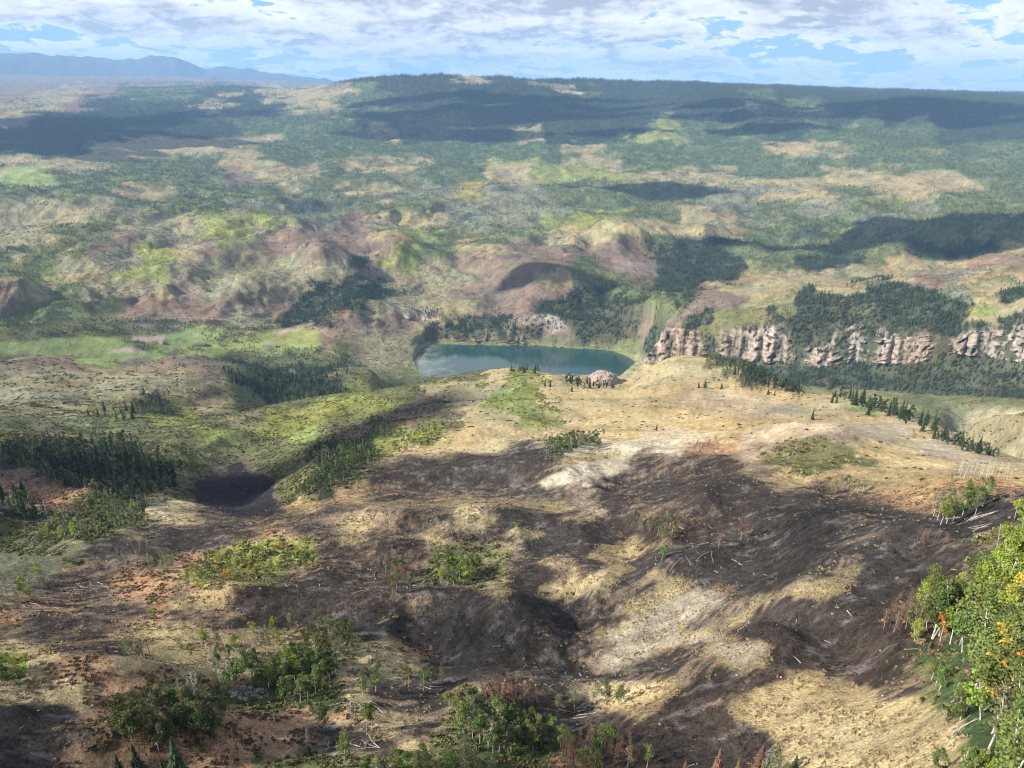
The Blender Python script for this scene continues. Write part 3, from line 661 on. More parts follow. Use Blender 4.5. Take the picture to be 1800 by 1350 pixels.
def new_mesh(name, verts, faces, mats, midx=None, smooth=False):
    me = bpy.data.meshes.new(name)
    verts = np.asarray(verts, np.float32); nv = len(verts)
    if isinstance(faces, np.ndarray):
        n = faces.shape[1]; nf = len(faces)
        me.vertices.add(nv); me.vertices.foreach_set('co', verts.ravel())
        me.loops.add(nf * n); me.loops.foreach_set('vertex_index', faces.astype(np.int32).ravel())
        me.polygons.add(nf); me.polygons.foreach_set('loop_start', np.arange(nf, dtype=np.int32) * n)
        me.polygons.foreach_set('loop_total', np.full(nf, n, np.int32))
        me.update(calc_edges=True)
    else:
        me.from_pydata([tuple(v) for v in verts], [], faces)
    for m in (mats if isinstance(mats, (list, tuple)) else [mats]):
        me.materials.append(MAT[m] if isinstance(m, str) else m)
    if midx is not None: me.polygons.foreach_set('material_index', np.asarray(midx, np.int32))
    if smooth: me.polygons.foreach_set('use_smooth', np.ones(len(me.polygons), bool))
    me.update()
    return me


def link(name, data, parent=None, loc=None, **props):
    o = bpy.data.objects.new(name, data); COL.objects.link(o)
    if parent is not None: o.parent = parent
    if loc is not None: o.location = loc
    for k, v in props.items():
        if v: o[k] = v
    return o


# ------------------------------------------------------------------ the terrain sheet
idx = np.arange(NR * NA).reshape(NR, NA)
quads = np.stack([idx[:-1, :-1], idx[:-1, 1:], idx[1:, 1:], idx[1:, :-1]], -1).reshape(-1, 4)
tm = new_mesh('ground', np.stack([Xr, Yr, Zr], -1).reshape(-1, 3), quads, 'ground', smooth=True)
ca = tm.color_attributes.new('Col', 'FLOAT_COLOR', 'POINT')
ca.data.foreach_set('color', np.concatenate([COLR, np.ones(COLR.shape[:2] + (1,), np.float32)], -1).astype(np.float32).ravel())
link('terrain', tm, kind='structure', label='hilly burnt and grassy land falling to a valley and rising to a wooded mesa')


# rays onto the land: first place where the surface comes up to the line of sight
TD = (CAMZ - Zg) / Rg
def onto(px, py, smin=None):
    px = np.atleast_1d(np.asarray(px, float)); py = np.atleast_1d(np.asarray(py, float))
    a, d = azdep(px, py); out = np.zeros((len(px), 3)); sS = np.zeros(len(px))
    ta = np.interp(a, azc, np.arange(NA)); j = np.clip(ta.astype(int), 0, NA - 2); fr = ta - j
    for i in range(len(px)):
        t = TD[:, j[i]] * (1 - fr[i]) + TD[:, j[i] + 1] * fr[i]
        ok = t <= d[i]
        if smin is not None: ok &= S[:, 0] >= smin
        k = int(np.argmax(ok)) if ok.any() else NR - 2
        k = max(k, 1)
        t0, t1 = t[k - 1], t[k]; f = 0.0 if abs(t1 - t0) < 1e-9 else min(max((d[i] - t0) / (t1 - t0), 0), 1)
        if smin is not None: f = min(max(f, 0), 1)
        r = (Rg[k - 1, j[i]] * (1 - f) + Rg[k, j[i]] * f); z = Zg[k - 1, j[i]] * (1 - f) + Zg[k, j[i]] * f
        out[i] = (r * math.sin(a[i]), r * math.cos(a[i]), z); sS[i] = S[k, 0]
    return out


def height(x, y):
    """land height under any point"""
    x = np.atleast_1d(x); y = np.atleast_1d(y); a = np.arctan2(x, y); r = np.hypot(x, y)
    ta = np.interp(a, azc, np.arange(NA)); j = np.clip(np.round(ta).astype(int), 0, NA - 1)
    return np.array([np.interp(r[i], Rg[:, j[i]], Zg[:, j[i]]) for i in range(len(r))])


# ------------------------------------------------------------------ lake
lv = [(p[0], p[1], 0.0) for p in LAKE]
def smooth_poly(P, it=2):
    P = np.array(P, float)
    for _ in range(it):
        Q = np.roll(P, -1, 0); P = np.stack([0.75 * P + 0.25 * Q, 0.25 * P + 0.75 * Q], 1).reshape(-1, P.shape[1])
    return P
# the water sheet: a fine grid over the basin, cut by the shore where the bed rises through it
x0, y0 = LAKE.min(0) - 30; x1, y1 = LAKE.max(0) + 30
gxs = np.arange(x0, x1, 9.0); gys = np.arange(y0, y1, 9.0); GXX, GYY = np.meshgrid(gxs, gys)
sdw = poly_sd(GXX, GYY, LAKE); keep = sdw < 12
li = np.arange(GXX.size).reshape(GXX.shape)
qf = np.stack([li[:-1, :-1], li[:-1, 1:], li[1:, 1:], li[1:, :-1]], -1)
kq = keep[:-1, :-1] & keep[:-1, 1:] & keep[1:, 1:] & keep[1:, :-1]
qf = qf[kq]; used = np.unique(qf); remap = np.zeros(GXX.size, int); remap[used] = np.arange(len(used))


def water_material():
    m, g = mat('lake_water')
    at = g.n('ShaderNodeAttribute', attribute_name='Col')
    geo = g.n('ShaderNodeNewGeometry')
    n = g.noise(geo.outputs['Position'], 0.5, 5, 0.6)
    return finish(m, g, at.outputs['Color'], 0.10, n, 0.10, 0.5, 0.5)


MAT['water'] = water_material()
lm = new_mesh('lake_water', np.stack([GXX.ravel()[used], GYY.ravel()[used], np.zeros(len(used))], -1), remap[qf], 'water', smooth=True)
WXX = GXX.ravel()[used]; WYY = GYY.ravel()[used]; wpx, wpy = project(WXX, WYY, 0 * WXX)
deep = np.array((.016, .055, .052)); shal = np.array((.075, .115, .105)); weed = np.array((.20, .20, .13))
sh_ = 1 - sstep(740, 800, wpx + 26 * fbm(WXX / 60, WYY / 60, 3, 401) + (wpy - 630) * -0.3)
wd = sh_ * sstep(0.05, 0.4, fbm(WXX / 45, WYY / 30, 4, 402) + 0.35 * (1 - sstep(600, 625, wpy)))
edge = 1 - sstep(2, 22, -poly_sd(WXX, WYY, LAKE))
wc_ = deep * (1 - sh_[:, None]) + shal * sh_[:, None]; wc_ = wc_ * (1 - 0.7 * wd[:, None]) + weed * 0.7 * wd[:, None]
wc_ = wc_ * (1 - 0.5 * edge[:, None]) + shal * 0.5 * edge[:, None]
wc_ *= (1 + 0.12 * fbm(WXX / 160, WYY / 50, 3, 403))[:, None]
ca = lm.color_attributes.new('Col', 'FLOAT_COLOR', 'POINT')
ca.data.foreach_set('color', np.concatenate([wc_, np.ones((len(wc_), 1))], -1).astype(np.float32).ravel())
link('lake', lm, kind='structure', label='teal mountain lake with pale weedy shallows at its left end')

# ------------------------------------------------------------------ far blue mountains
def mountains():
    na, nr = 260, 40
    a = np.linspace(-0.78, 0.1, na); r = np.linspace(37000, 53000, nr); A_, R_ = np.meshgrid(a, r)
    pts = [(-200, 88), (0, 92), (120, 98), (200, 104), (236, 102), (262, 97), (280, 99), (305, 99), (330, 110), (360, 120), (420, 119), (480, 128), (560, 138), (650, 150), (900, 170)]
    aa, dd = azdep([p[0] for p in pts], [p[1] for p in pts])
    crest = np.interp(A_, aa, -dd) * 45000 + CAMZ
    prof = np.exp(-((R_ - 45000) / 3900) ** 2)
    z = 600 + (crest - 600) * prof + prof * (120 * fbm(A_ * 60, R_ / 1500, 5, 501)) - 90 * np.abs(perlin(A_ * 90, R_ / 2500, 505)) * prof
    li = np.arange(na * nr).reshape(nr, na); q_ = np.stack([li[:-1, :-1], li[:-1, 1:], li[1:, 1:], li[1:, :-1]], -1).reshape(-1, 4)
    link('mountains', new_mesh('mountains', np.stack([R_ * np.sin(A_), R_ * np.cos(A_), z], -1).reshape(-1, 3), q_, 'far_rock', smooth=True), kind='structure', label='faint blue mountain range on the far horizon')
mountains()

# ------------------------------------------------------------------ plant shapes
class MB:
    """collects quads and triangles of one mesh"""
    def __init__(self): self.v = []; self.f = []; self.m = []
    def tube(self, pts, radii, sides=6, m=0):
        base = len(self.v)
        for p, r in zip(pts, radii):
            for s in range(sides):
                a = 2 * math.pi * s / sides
                self.v.append((p[0] + r * math.cos(a), p[1] + r * math.sin(a), p[2]))
        for i in range(len(pts) - 1):
            for s in range(sides):
                a = base + i * sides + s; b = base + i * sides + (s + 1) % sides
                self.f.append((a, b, b + sides, a + sides)); self.m.append(m)
        return self
    def stick(self, a, b, ra, rb, m=0):
        a = Vector(a); b = Vector(b); d = (b - a).normalized(); s = d.cross(Vector((0.3, 0.2, 1.0)))
        if s.length < 1e-3: s = d.cross(Vector((1, 0, 0)))
        s.normalize(); t = d.cross(s); base = len(self.v)
        for c, r in ((a, ra), (b, rb)):
            for k in range(3):
                w = 2 * math.pi * k / 3; q = c + (s * math.cos(w) + t * math.sin(w)) * r; self.v.append(tuple(q))
        for k in range(3):
            self.f.append((base + k, base + (k + 1) % 3, base + 3 + (k + 1) % 3, base + 3 + k)); self.m.append(m)
    def leaf(self, c, size, rnd, m=0):
        n = Vector((rnd.gauss(0, 1), rnd.gauss(0, 1), rnd.gauss(0.5, 0.8))).normalized()
        s = n.cross(Vector((rnd.random(), rnd.random(), rnd.random() - .5))).normalized(); t = n.cross(s)
        base = len(self.v); k = size * rnd.uniform(.6, 1.3)
        for a, b in ((-1, -.6), (.7, -1), (1, .7), (-.6, 1)):
            self.v.append(tuple(Vector(c) + s * a * k * .5 + t * b * k * .5))
        self.f.append((base, base + 1, base + 2, base + 3)); self.m.append(m)
    def mesh(self, name, mats): return new_mesh(name, self.v, self.f, mats, self.m)


def bend(rnd, h, n=6, amt=0.5):
    dx, dy = rnd.uniform(-amt, amt), rnd.uniform(-amt, amt); w = rnd.uniform(0, 6)
    return [(dx * (i / n) ** 2 + .12 * math.sin(w + i), dy * (i / n) ** 2 + .12 * math.cos(w * 1.3 + i), -0.6 + (h + .6) * i / n) for i in range(n + 1)]


def along(pts, t):
    x = t * (len(pts) - 1); i = min(int(x), len(pts) - 2); f = x - i
    return tuple(pts[i][k] * (1 - f) + pts[i + 1][k] * f for k in range(3))


def aspen_parts(seed, dens=1.0, low=0.36, wide=1.0, leafsize=0.31, nl=1000, lobes=17):
    rnd = random.Random(seed); h = 11.5; pts = bend(rnd, h * .93, 7, .9)
    tr = MB(); tr.tube(pts, [.125 * (1 - .75 * i / 7) + .02 for i in range(8)], 6)
    cr = MB(); L = []
    for i in range(lobes):
        t = low + (1 - low) * (i + rnd.random() * .6) / lobes; c = along(pts, min(t, 1)); a = rnd.uniform(0, 6.28)
        prof = math.sin(math.pi * min(max((t - low) / (1.04 - low) * .82 + .16, 0), 1)); rad = 2.0 * wide * prof * rnd.uniform(.25, 1.0)
        q = (c[0] + rad * math.cos(a), c[1] + rad * math.sin(a), c[2] + rnd.uniform(-.2, .4))
        L.append((q, rnd.uniform(.7, 1.15) * wide * (.55 + .5 * prof)))
        tr.stick(along(pts, max(t - .1, .1)), q, .05, .012)
    for k in range(int(nl * dens)):
        q, r = L[rnd.randrange(len(L))]
        d = Vector((rnd.gauss(0, 1), rnd.gauss(0, 1), rnd.gauss(0, 1))).normalized() * r * rnd.random() ** .4
        cr.leaf((q[0] + d.x, q[1] + d.y, q[2] + d.z * .85), leafsize, rnd)
    return tr, cr


def dead_parts(seed, n=26, h=10.5):
    rnd = random.Random(seed); pts = bend(rnd, h, 6, .8); tr = MB(); tr.tube(pts, [.15 * (1 - .85 * i / 6) + .015 for i in range(7)], 5)
    br = MB()
    for i in range(n):
        t = rnd.uniform(.32, .98); c = along(pts, t); a = rnd.uniform(0, 6.28); l = (1.15 - t) * rnd.uniform(1.0, 2.6)
        e = (c[0] + l * math.cos(a), c[1] + l * math.sin(a), c[2] + l * rnd.uniform(.4, 1.1)); br.stick(c, e, .05, .012)
        for s in range(2):
            m_ = tuple(c[k] * .45 + e[k] * .55 for k in range(3)); br.stick(m_, (m_[0] + rnd.uniform(-.7, .7), m_[1] + rnd.uniform(-.7, .7), m_[2] + rnd.uniform(.1, .9)), .03, .01)
    return tr, br


def conifer_parts(seed, levels=15, blades=9, h=13.0, rad=2.0, thin=1.0, jag=1.0):
    rnd = random.Random(seed); tr = MB(); tr.tube([(0, 0, -.6), (.05, 0, h * .5), (0, .04, h * .97)], [.2, .12, .02], 5); cr = MB()
    side = [rnd.uniform(.62, 1.2) for _ in range(6)]
    for i in range(levels):
        t = i / (levels - 1); z = h * (.07 + .90 * t); r = rad * (1 - t) ** .85 * rnd.uniform(.85, 1.12) + .10
        for b in range(blades):
            if rnd.random() > thin: continue
            a = 2 * math.pi * (b + .5 * (i % 2)) / blades + rnd.uniform(-.2, .2); rr = r * rnd.uniform(.55, 1.25) * side[int(a / 6.3 * 6) % 6]; w = .62 * rr * math.sin(math.pi / blades) * jag + .05
            ca, sa = math.cos(a), math.sin(a); dz = -.32 * rr; base = len(cr.v); lift = h * .085
            cr.v += [(0, 0, z + lift * .8), (ca * rr * .6 - sa * w, sa * rr * .6 + ca * w, z + dz * .5), (ca * rr, sa * rr, z + dz), (ca * rr * .6 + sa * w, sa * rr * .6 - ca * w, z + dz * .5)]
            cr.f += [(base, base + 1, base + 2, base + 3)]; cr.m += [0]
    return tr, cr


def joined(name, parts_mats):
    mb = MB(); mats = []
    for (p, mt) in parts_mats:
        o = len(mb.v); mb.v += p.v; mb.f += [tuple(i + o for i in f) for f in p.f]; mb.m += [len(mats)] * len(p.f); mats.append(mt)
    return mb.mesh(name, mats)


def brush_mesh(name, seed, mt, n=34, size=.55, flat_=.6):
    rnd = random.Random(seed); mb = MB()
    for i in range(n):
        d = Vector((rnd.gauss(0, 1), rnd.gauss(0, 1), abs(rnd.gauss(0, .8)))).normalized() * rnd.random() ** .35
        mb.leaf((d.x, d.y, d.z * flat_ + .05), size, rnd)
    return mb.mesh(name, [mt])


GREENS = ['leaf_green', 'leaf_dark', 'leaf_olive', 'leaf_lime', 'leaf_yellow', 'leaf_orange', 'leaf_pale', 'leaf_brown']
ASP = {}
for ci, cm_ in enumerate(GREENS):
    for v in range(4 if ci < 4 else 2):
        dens = {'leaf_pale': .55, 'leaf_brown': .6}.get(cm_, 1.0)
        t_, c_ = aspen_parts(100 + v * 7 + ci, dens, [.38, .46, .30, .52][v], [1.1, .95, 1.2, 1.15][v])
        bark = 'bark_white' if cm_ in ('leaf_yellow', 'leaf_green', 'leaf_orange', 'leaf_lime', 'leaf_pale') else 'bark_grey'
        ASP.setdefault(cm_, []).append((t_.mesh('trunk', [bark]), c_.mesh('crown', [cm_])))
PINE = []
for v in range(3):
    t_, c_ = aspen_parts(500 + v, 1.0, .14, [1.0, 1.25, .85][v], .42, 700, 16)
    PINE.append((t_.mesh('trunk', ['bark_brown']), c_.mesh('crown', ['needle'])))
DEAD = {}
for kind, bark in (('grey', 'bark_grey'), ('white', 'bark_white'), ('brown', 'bark_brown'), ('char', 'char')):
    for v in range(3):
        t_, b_ = dead_parts(300 + v * 3, {'grey': 26, 'white': 22, 'brown': 60, 'char': 10}[kind], 10.5)
        DEAD.setdefault(kind, []).append((t_.mesh('trunk', [bark]), b_.mesh('branches', [{'brown': 'leaf_brown'}.get(kind, bark)])))
CON = {'pine': PINE}
for kind, mt in (('green', 'needle'), ('brown', 'needle_brown')):
    for v in range(4):
        t_, c_ = conifer_parts(400 + v, 26, 11, 13, [1.9, 2.3, 1.6, 2.7][v], .88)
        CON.setdefault(kind, []).append((t_.mesh('trunk', ['bark_brown']), c_.mesh('crown', [mt])))


def plant(kind_name, meshes, pos, h, base_h, label, cat, group, rnd, part2='crown', lean=0.05, wide=1.0):
    o = bpy.data.objects.new(kind_name, None); COL.objects.link(o); o.empty_display_size = 0.1
    o.location = pos; o.rotation_euler = (rnd.gauss(0, lean), rnd.gauss(0, lean), rnd.uniform(0, 6.28)); s = h / base_h
    o.scale = (s * wide, s * wide, s)
    o['label'] = label; o['category'] = cat
    if group: o['group'] = group
    for nm, me in (('trunk', meshes[0]), (part2, meshes[1])):
        c = bpy.data.objects.new(nm, me); COL.objects.link(c); c.parent = o
    return o


QUEUE = []
MESHSETS = {}


def ask(kind, variant, pos, h, label, where, cell, rnd, wide=1.0, keep=False):
    QUEUE.append(dict(kind=kind, v=variant, pos=tuple(pos), h=h, label=label, where=where, cell=cell, wide=wide, keep=keep,
                      show=0.0 if where == 'beyond the right edge' else h / (math.hypot(pos[0], pos[1]) + 1)))


KINDS_ = {'aspen': ('aspen_tree', 'tree', 11.5, 'crown', .06), 'dead': ('dead_tree', 'dead tree', 10.5, 'branches', .06), 'con': ('spruce_tree', 'conifer', 13.0, 'crown', .02)}


def variants(kind):
    if kind.startswith('dead_'): return 'dead', DEAD[kind[5:]]
    if kind.startswith('con_'): return 'con', CON[kind[4:]]
    return 'aspen', ASP[kind]


ORD = ['ninth', 'tenth', 'eleventh', 'twelfth', 'thirteenth', 'fourteenth', 'fifteenth', 'sixteenth', 'seventeenth', 'eighteenth']
RANK = ['tallest', 'second tallest', 'third tallest', 'fourth tallest', 'fifth tallest', 'sixth tallest', 'seventh tallest', 'eighth tallest']


def plant_all():
    masses = {}
    for fam in ('aspen', 'dead', 'con'):
        q_ = [d for d in QUEUE if variants(d['kind'])[0] == fam]
        q_.sort(key=lambda d: (-int(d['keep']), -d['show'])); own, rest = q_[:296], q_[296:]
        nm, cat, bh, part2, lean = KINDS_[fam]
        cells = {}
        for d in own: cells.setdefault((d['label'], d['where'], d['cell']), []).append(d)
        for key, ds in cells.items():
            ds.sort(key=lambda d: -d['h'])
            for i, d in enumerate(ds):
                if d['where'] is None: lab, grp = d['label'], None
                else:
                    rk = '' if len(ds) == 1 else (('shortest ' if i == len(ds) - 1 else (RANK + [o_ + ' tallest' for o_ in ORD])[min(i, 17)] + ' ') if len(ds) > 2 else ('taller ' if i == 0 else 'shorter '))
                    lab = f"{rk}{d['label']} {d['where']}, {d['cell']}"; grp = f"trees {d['where']}"
                plant(nm, variants(d['kind'])[1][d['v']], d['pos'], d['h'], bh, lab, cat, grp, R_, part2, lean, d['wide'])
        if rest: masses[fam] = rest
    return masses


def in_poly(px, py, P):
    return poly_sd(np.array([px], float), np.array([py], float), P)[0] < 0


def spots(P, n, rnd, gap=3.0):
    P = [tuple(p) for p in P]; xs = [p[0] for p in P]; ys = [p[1] for p in P]; out = []
    cand = np.stack([RS.uniform(min(xs), max(xs), n * 14), RS.uniform(min(ys), max(ys), n * 14)], 1)
    ok = poly_sd(cand[:, 0], cand[:, 1], P) < 0
    for c in cand[ok]:
        if len(out) >= n: break
        if all((c[0] - o[0]) ** 2 + ((c[1] - o[1]) * 1.6) ** 2 > gap * gap for o in out): out.append((c[0], c[1]))
    return out


def ell(cx, cy, rx, ry, n=12): return [(cx + rx * math.cos(2 * math.pi * i / n), cy + ry * math.sin(2 * math.pi * i / n)) for i in range(n)]


WORD = {'leaf_green': 'green', 'leaf_dark': 'dark green', 'leaf_olive': 'olive green', 'leaf_lime': 'yellow-green', 'leaf_yellow': 'yellow', 'leaf_orange': 'orange', 'leaf_pale': 'thin pale', 'leaf_brown': 'scorched brown'}
R_ = random.Random(5)
COUNT = {'aspen': 0, 'conifer': 0, 'dead': 0}


def aspen_group(P, n, h, pal, where, gap=4, hv=.2, smin=None):
    """pal: {leaf material: share}; where: how the group is found in the picture"""
    pp = spots(P, n, R_, gap); w = onto([p[0] for p in pp], [p[1] for p in pp], smin)
    keys = list(pal); wt = [pal[k] for k in keys]
    xs = [p[0] for p in pp]; ys = [p[1] for p in pp]
    for (ax, ay), p in zip(pp, w):
        k = R_.choices(keys, wt)[0]; hv_ = .38 if k.startswith('con_') else hv; hh = h * R_.uniform(1 - hv_, 1 + hv_) * 1.08
        fx_ = (ax - min(xs)) / (max(xs) - min(xs) + 1e-6); fy_ = (ay - min(ys)) / (max(ys) - min(ys) + 1e-6)
        cell = ('back', 'middle', 'front')[min(int(fy_ * 3), 2)] + ' ' + ('left', 'centre', 'right')[min(int(fx_ * 3), 2)]
        fam, vs = variants(k)
        word = {'dead': {'grey': 'bare grey', 'white': 'bare white', 'brown': 'brown twiggy', 'char': 'charred'}.get(k[5:], '') + ' dead tree', 'con': {'green': 'dark pointed', 'brown': 'rust-brown', 'pine': 'dark rounded'}.get(k[4:], '') + ' conifer', 'aspen': WORD.get(k, '') + ' aspen'}[fam]
        ask(k, R_.randrange(len(vs)), p, hh, word, where, cell, R_, R_.uniform(.9, 1.6) if fam == 'con' else R_.uniform(.95, 1.15))


def one(kind, px, py, h, label, wide=1.0):
    p = onto(px, py)[0]
    ask(kind, R_.randrange(len(variants(kind)[1])), p, h * 1.08, label, None, None, R_, wide, True)


# the grove down the right-hand side
aspen_group([(1725,1040),(1760,1000),(1860,960),(1860,1075),(1760,1090),(1700,1085)], 34, 13, {'leaf_lime': .85, 'leaf_yellow': .08, 'leaf_green': .07}, 'in the upper right-hand grove', 10)
aspen_group([(1620,1120),(1660,1085),(1760,1095),(1860,1080),(1860,1190),(1760,1190),(1680,1170)], 34, 12.5, {'leaf_green': .55, 'leaf_dark': .12, 'leaf_lime': .25, 'leaf_orange': .01, 'leaf_yellow': .05}, 'in the middle right-hand grove', 12)
aspen_group([(1600,1125),(1615,1060),(1665,1035),(1700,1060),(1660,1110),(1640,1160)], 16, 9, {'leaf_green': .5, 'leaf_lime': .4, 'leaf_olive': .1}, 'on the left flank of the right-hand grove', 9)
aspen_group([(1690,1200),(1860,1195),(1870,1300),(1760,1320),(1715,1260)], 22, 12.5, {'leaf_green': .65, 'leaf_lime': .2, 'leaf_olive': .15}, 'in the lower right-hand grove', 18)
aspen_group([(1745,1345),(1870,1320),(1870,1420),(1740,1420)], 12, 11, {'leaf_green': .7, 'leaf_olive': .3}, 'at the bottom right corner of the view', 18)
aspen_group([(1635,1200),(1665,1195),(1700,1255),(1690,1275),(1655,1255)], 9, 6, {'leaf_green': 1}, 'in the bushy edge of the right-hand grove', 10)
aspen_group([(1640,1365),(1740,1350),(1740,1400),(1640,1400)], 7, 6, {'leaf_green': .7, 'leaf_lime': .3}, 'on the grass at the lower right', 12)
one('leaf_yellow', 1747, 1245, 12.5, 'bright yellow aspen with a tall white stem, standing above the right-hand grove')
one('leaf_orange', 1760, 1275, 12.5, 'orange-topped aspen on a tall white stem beside the bright yellow one')
one('leaf_orange', 1653, 1128, 8.5, 'small orange-red aspen with a short white trunk at the left of the grove')
one('leaf_yellow', 1728, 1165, 8.5, 'golden aspen in the middle of the right-hand grove')
one('leaf_yellow', 1702, 1108, 8.0, 'small golden aspen near the top left of the right-hand grove')
one('leaf_orange', 1676, 1102, 9.5, 'dull orange aspen with a leaning white stem left of the golden one')
one('leaf_pale', 1738, 1322, 11, 'pale thin-leaved aspen with a leaning white trunk at the lower edge of the grove')
aspen_group([(1545,1100),(1585,1060),(1625,1060),(1620,1120),(1570,1125)], 26, 6, {'dead_brown': .7, 'leaf_brown': .2, 'dead_grey': .1}, 'in the brown thicket beside the right-hand grove', 6)
aspen_group([(1885,960),(2080,930),(2300,1050),(2400,1500),(1890,1500)], 60, 12, {'leaf_green': .6, 'leaf_lime': .3, 'leaf_dark': .1}, 'beyond the right edge', 14)
# upper right clumps on the burnt slope
aspen_group([(1630,905),(1680,885),(1740,880),(1735,905),(1650,925)], 15, 10.5, {'leaf_green': .55, 'leaf_pale': .2, 'leaf_lime': .25}, 'in the loose clump at upper right', 10)
one('leaf_pale', 1508, 866, 8.5, 'pale green aspen, tallest of three on the burnt rim at right'); one('leaf_green', 1490, 858, 8, 'green aspen at the middle of the three on the burnt rim at right'); one('leaf_green', 1468, 868, 7, 'small green aspen, leftmost of the three on the burnt rim')
one('leaf_pale', 1517, 862, 7.5, 'thin pale aspen beside the tallest of three on the burnt rim')
one('leaf_lime', 1783, 912, 8, 'rounded yellow-green aspen at the right edge above the grove'); one('leaf_lime', 1797, 930, 8, 'yellow-green aspen cut by the right edge above the grove')
aspen_group([(1610,950),(1660,940),(1665,965),(1620,965)], 12, 4.5, {'dead_brown': 1}, 'in the tan brush below the upper-right clump', 4)
aspen_group([(1680,830),(1790,838),(1790,848),(1690,842)], 16, 8, {'dead_white': 1}, 'in the right meadow stem row', 4)
# burnt slope
one('leaf_brown', 1302, 950, 11, 'tall scorched brown aspen standing alone on the burnt slope'); one('leaf_brown', 1263, 964, 8, 'smaller scorched brown tree left of the tall lone one on the burnt slope')
for (px_, py_, h_, lb) in ((1229, 982, 6, 'short charred stem below the two brown lone trees'), (1246, 981, 7, 'thin charred stem just right of the short one on the burnt slope'), (1289, 977, 6, 'thin charred stem below the tall lone brown tree')):
    one('dead_char', px_, py_, h_, lb)
aspen_group([(1120,925),(1190,915),(1205,945),(1160,965),(1125,950)], 17, 8, {'dead_brown': .35, 'leaf_brown': .2, 'leaf_olive': .25, 'dead_char': .2}, 'in the half-burnt clump on the central slope', 7)
one('leaf_green', 1163, 985, 9, 'green aspen at the foot of the half-burnt clump on the central slope'); one('leaf_green', 1152, 984, 4.5, 'low green bush-like aspen left of the one at the foot of the clump'); one('leaf_green', 1155, 942, 8, 'green aspen on top of the half-burnt clump'); one('leaf_pale', 1174, 922, 8, 'pale tall aspen at the top right of the half-burnt clump')
aspen_group([(1195,800),(1210,780),(1260,775),(1270,795),(1220,805)], 14, 5, {'leaf_brown': 1}, 'in the scorched orange clump beside the pale streak', 6)
# middle clumps
aspen_group([(775,1030),(770,1010),(800,995),(835,995),(845,1020),(830,1035)], 22, 9.5, {'leaf_green': .6, 'leaf_lime': .25, 'dead_white': .15}, 'in the green clump amid the burn', 6)
aspen_group([(672,1035),(680,1000),(710,1005),(735,1015),(725,1040),(680,1045)], 17, 9, {'leaf_green': .25, 'leaf_olive': .25, 'leaf_brown': .25, 'dead_brown': .25}, 'in the half-brown clump amid the burn', 6)
aspen_group([(820,1030),(870,1020),(880,1005),(840,1000)], 5, 4.5, {'leaf_green': 1}, 'low beside the green clump amid the burn', 8)
aspen_group([(520,1010),(550,975),(560,1000),(545,1015)], 9, 7, {'leaf_green': .6, 'leaf_lime': .4}, 'at the right end of the yellow thicket', 7)
aspen_group([(320,1030),(360,985),(440,960),(530,970),(520,1005),(430,1015),(350,1045)], 52, 5.5, {'leaf_yellow': .22, 'leaf_lime': .45, 'leaf_green': .33}, 'in the yellow thicket left of centre', 8)
aspen_group([(255,1000),(300,980),(310,1005),(270,1015)], 10, 7, {'leaf_green': .3, 'leaf_pale': .7}, 'in the pale clump left of the yellow thicket', 7)
one('leaf_lime', 273, 1092, 6, 'yellow-green sapling on the brown slope at lower left'); one('leaf_green', 270, 1064, 4.5, 'small round green tree above the yellow-green sapling at lower left')
# the dense green clump by the boulder heap
aspen_group([(465,1210),(480,1170),(530,1150),(590,1165),(600,1200),(570,1235),(500,1240)], 40, 9, {'leaf_green': .8, 'leaf_lime': .08, 'leaf_dark': .12}, 'in the dense clump by the boulder heap', 10)
aspen_group([(530,1140),(570,1115),(620,1120),(640,1150),(590,1165),(545,1160)], 22, 8, {'leaf_green': .45, 'leaf_olive': .25, 'leaf_pale': .3}, 'in the loose clump above the dense one', 9)
aspen_group([(375,1205),(385,1165),(440,1160),(455,1190),(400,1215)], 18, 8.5, {'leaf_green': .6, 'dead_white': .4}, 'in the white-stemmed clump beside the boulder heap', 9)
one('leaf_pale', 497, 1207, 10, 'whitish leafless-looking aspen at the left front of the dense green clump')
aspen_group([(300,1160),(380,1125),(520,1110),(520,1140),(360,1165)], 20, 7, {'dead_grey': .45, 'leaf_lime': .2, 'leaf_pale': .35}, 'on the tan slope at lower left', 14)
aspen_group([(205,1165),(240,1140),(270,1150),(250,1180)], 9, 6.5, {'dead_grey': .5, 'dead_char': .2, 'leaf_green': .3}, 'on the ridge line at far lower left', 9)
for (px_, py_, h_, k_, lb) in ((660, 1216, 9, 'leaf_green', 'round green aspen right of the dense clump, nearest to it'), (638, 1222, 8, 'leaf_green', 'green aspen between the dense clump and the round one'), (718, 1208, 8, 'leaf_green', 'green aspen left of the pair on the char'), (745, 1215, 10, 'leaf_green', 'tall green aspen of the pair on the char'), (757, 1208, 9, 'leaf_green', 'green aspen right of the tall one of the pair'), (772, 1200, 8, 'dead_brown', 'scorched brown tree right of the green pair on the char'),
                              (562, 1285, 9, 'leaf_dark', 'dark green aspen standing on the red slope at lower centre'), (577, 1290, 8, 'leaf_olive', 'olive aspen beside the dark one on the red slope'), (645, 1285, 10, 'leaf_green', 'green aspen with twin stems above the charred patch at the bottom'), (653, 1282, 9, 'leaf_green', 'green aspen just right of the twin-stemmed one'), (606, 1342, 10, 'leaf_green', 'single tall aspen with a small green crown and bare white stem at the bottom'),
                              (540, 1320, 8, 'dead_grey', 'bare leaning stem left of the single tall aspen at the bottom')):
    one(k_, px_, py_, h_, lb)
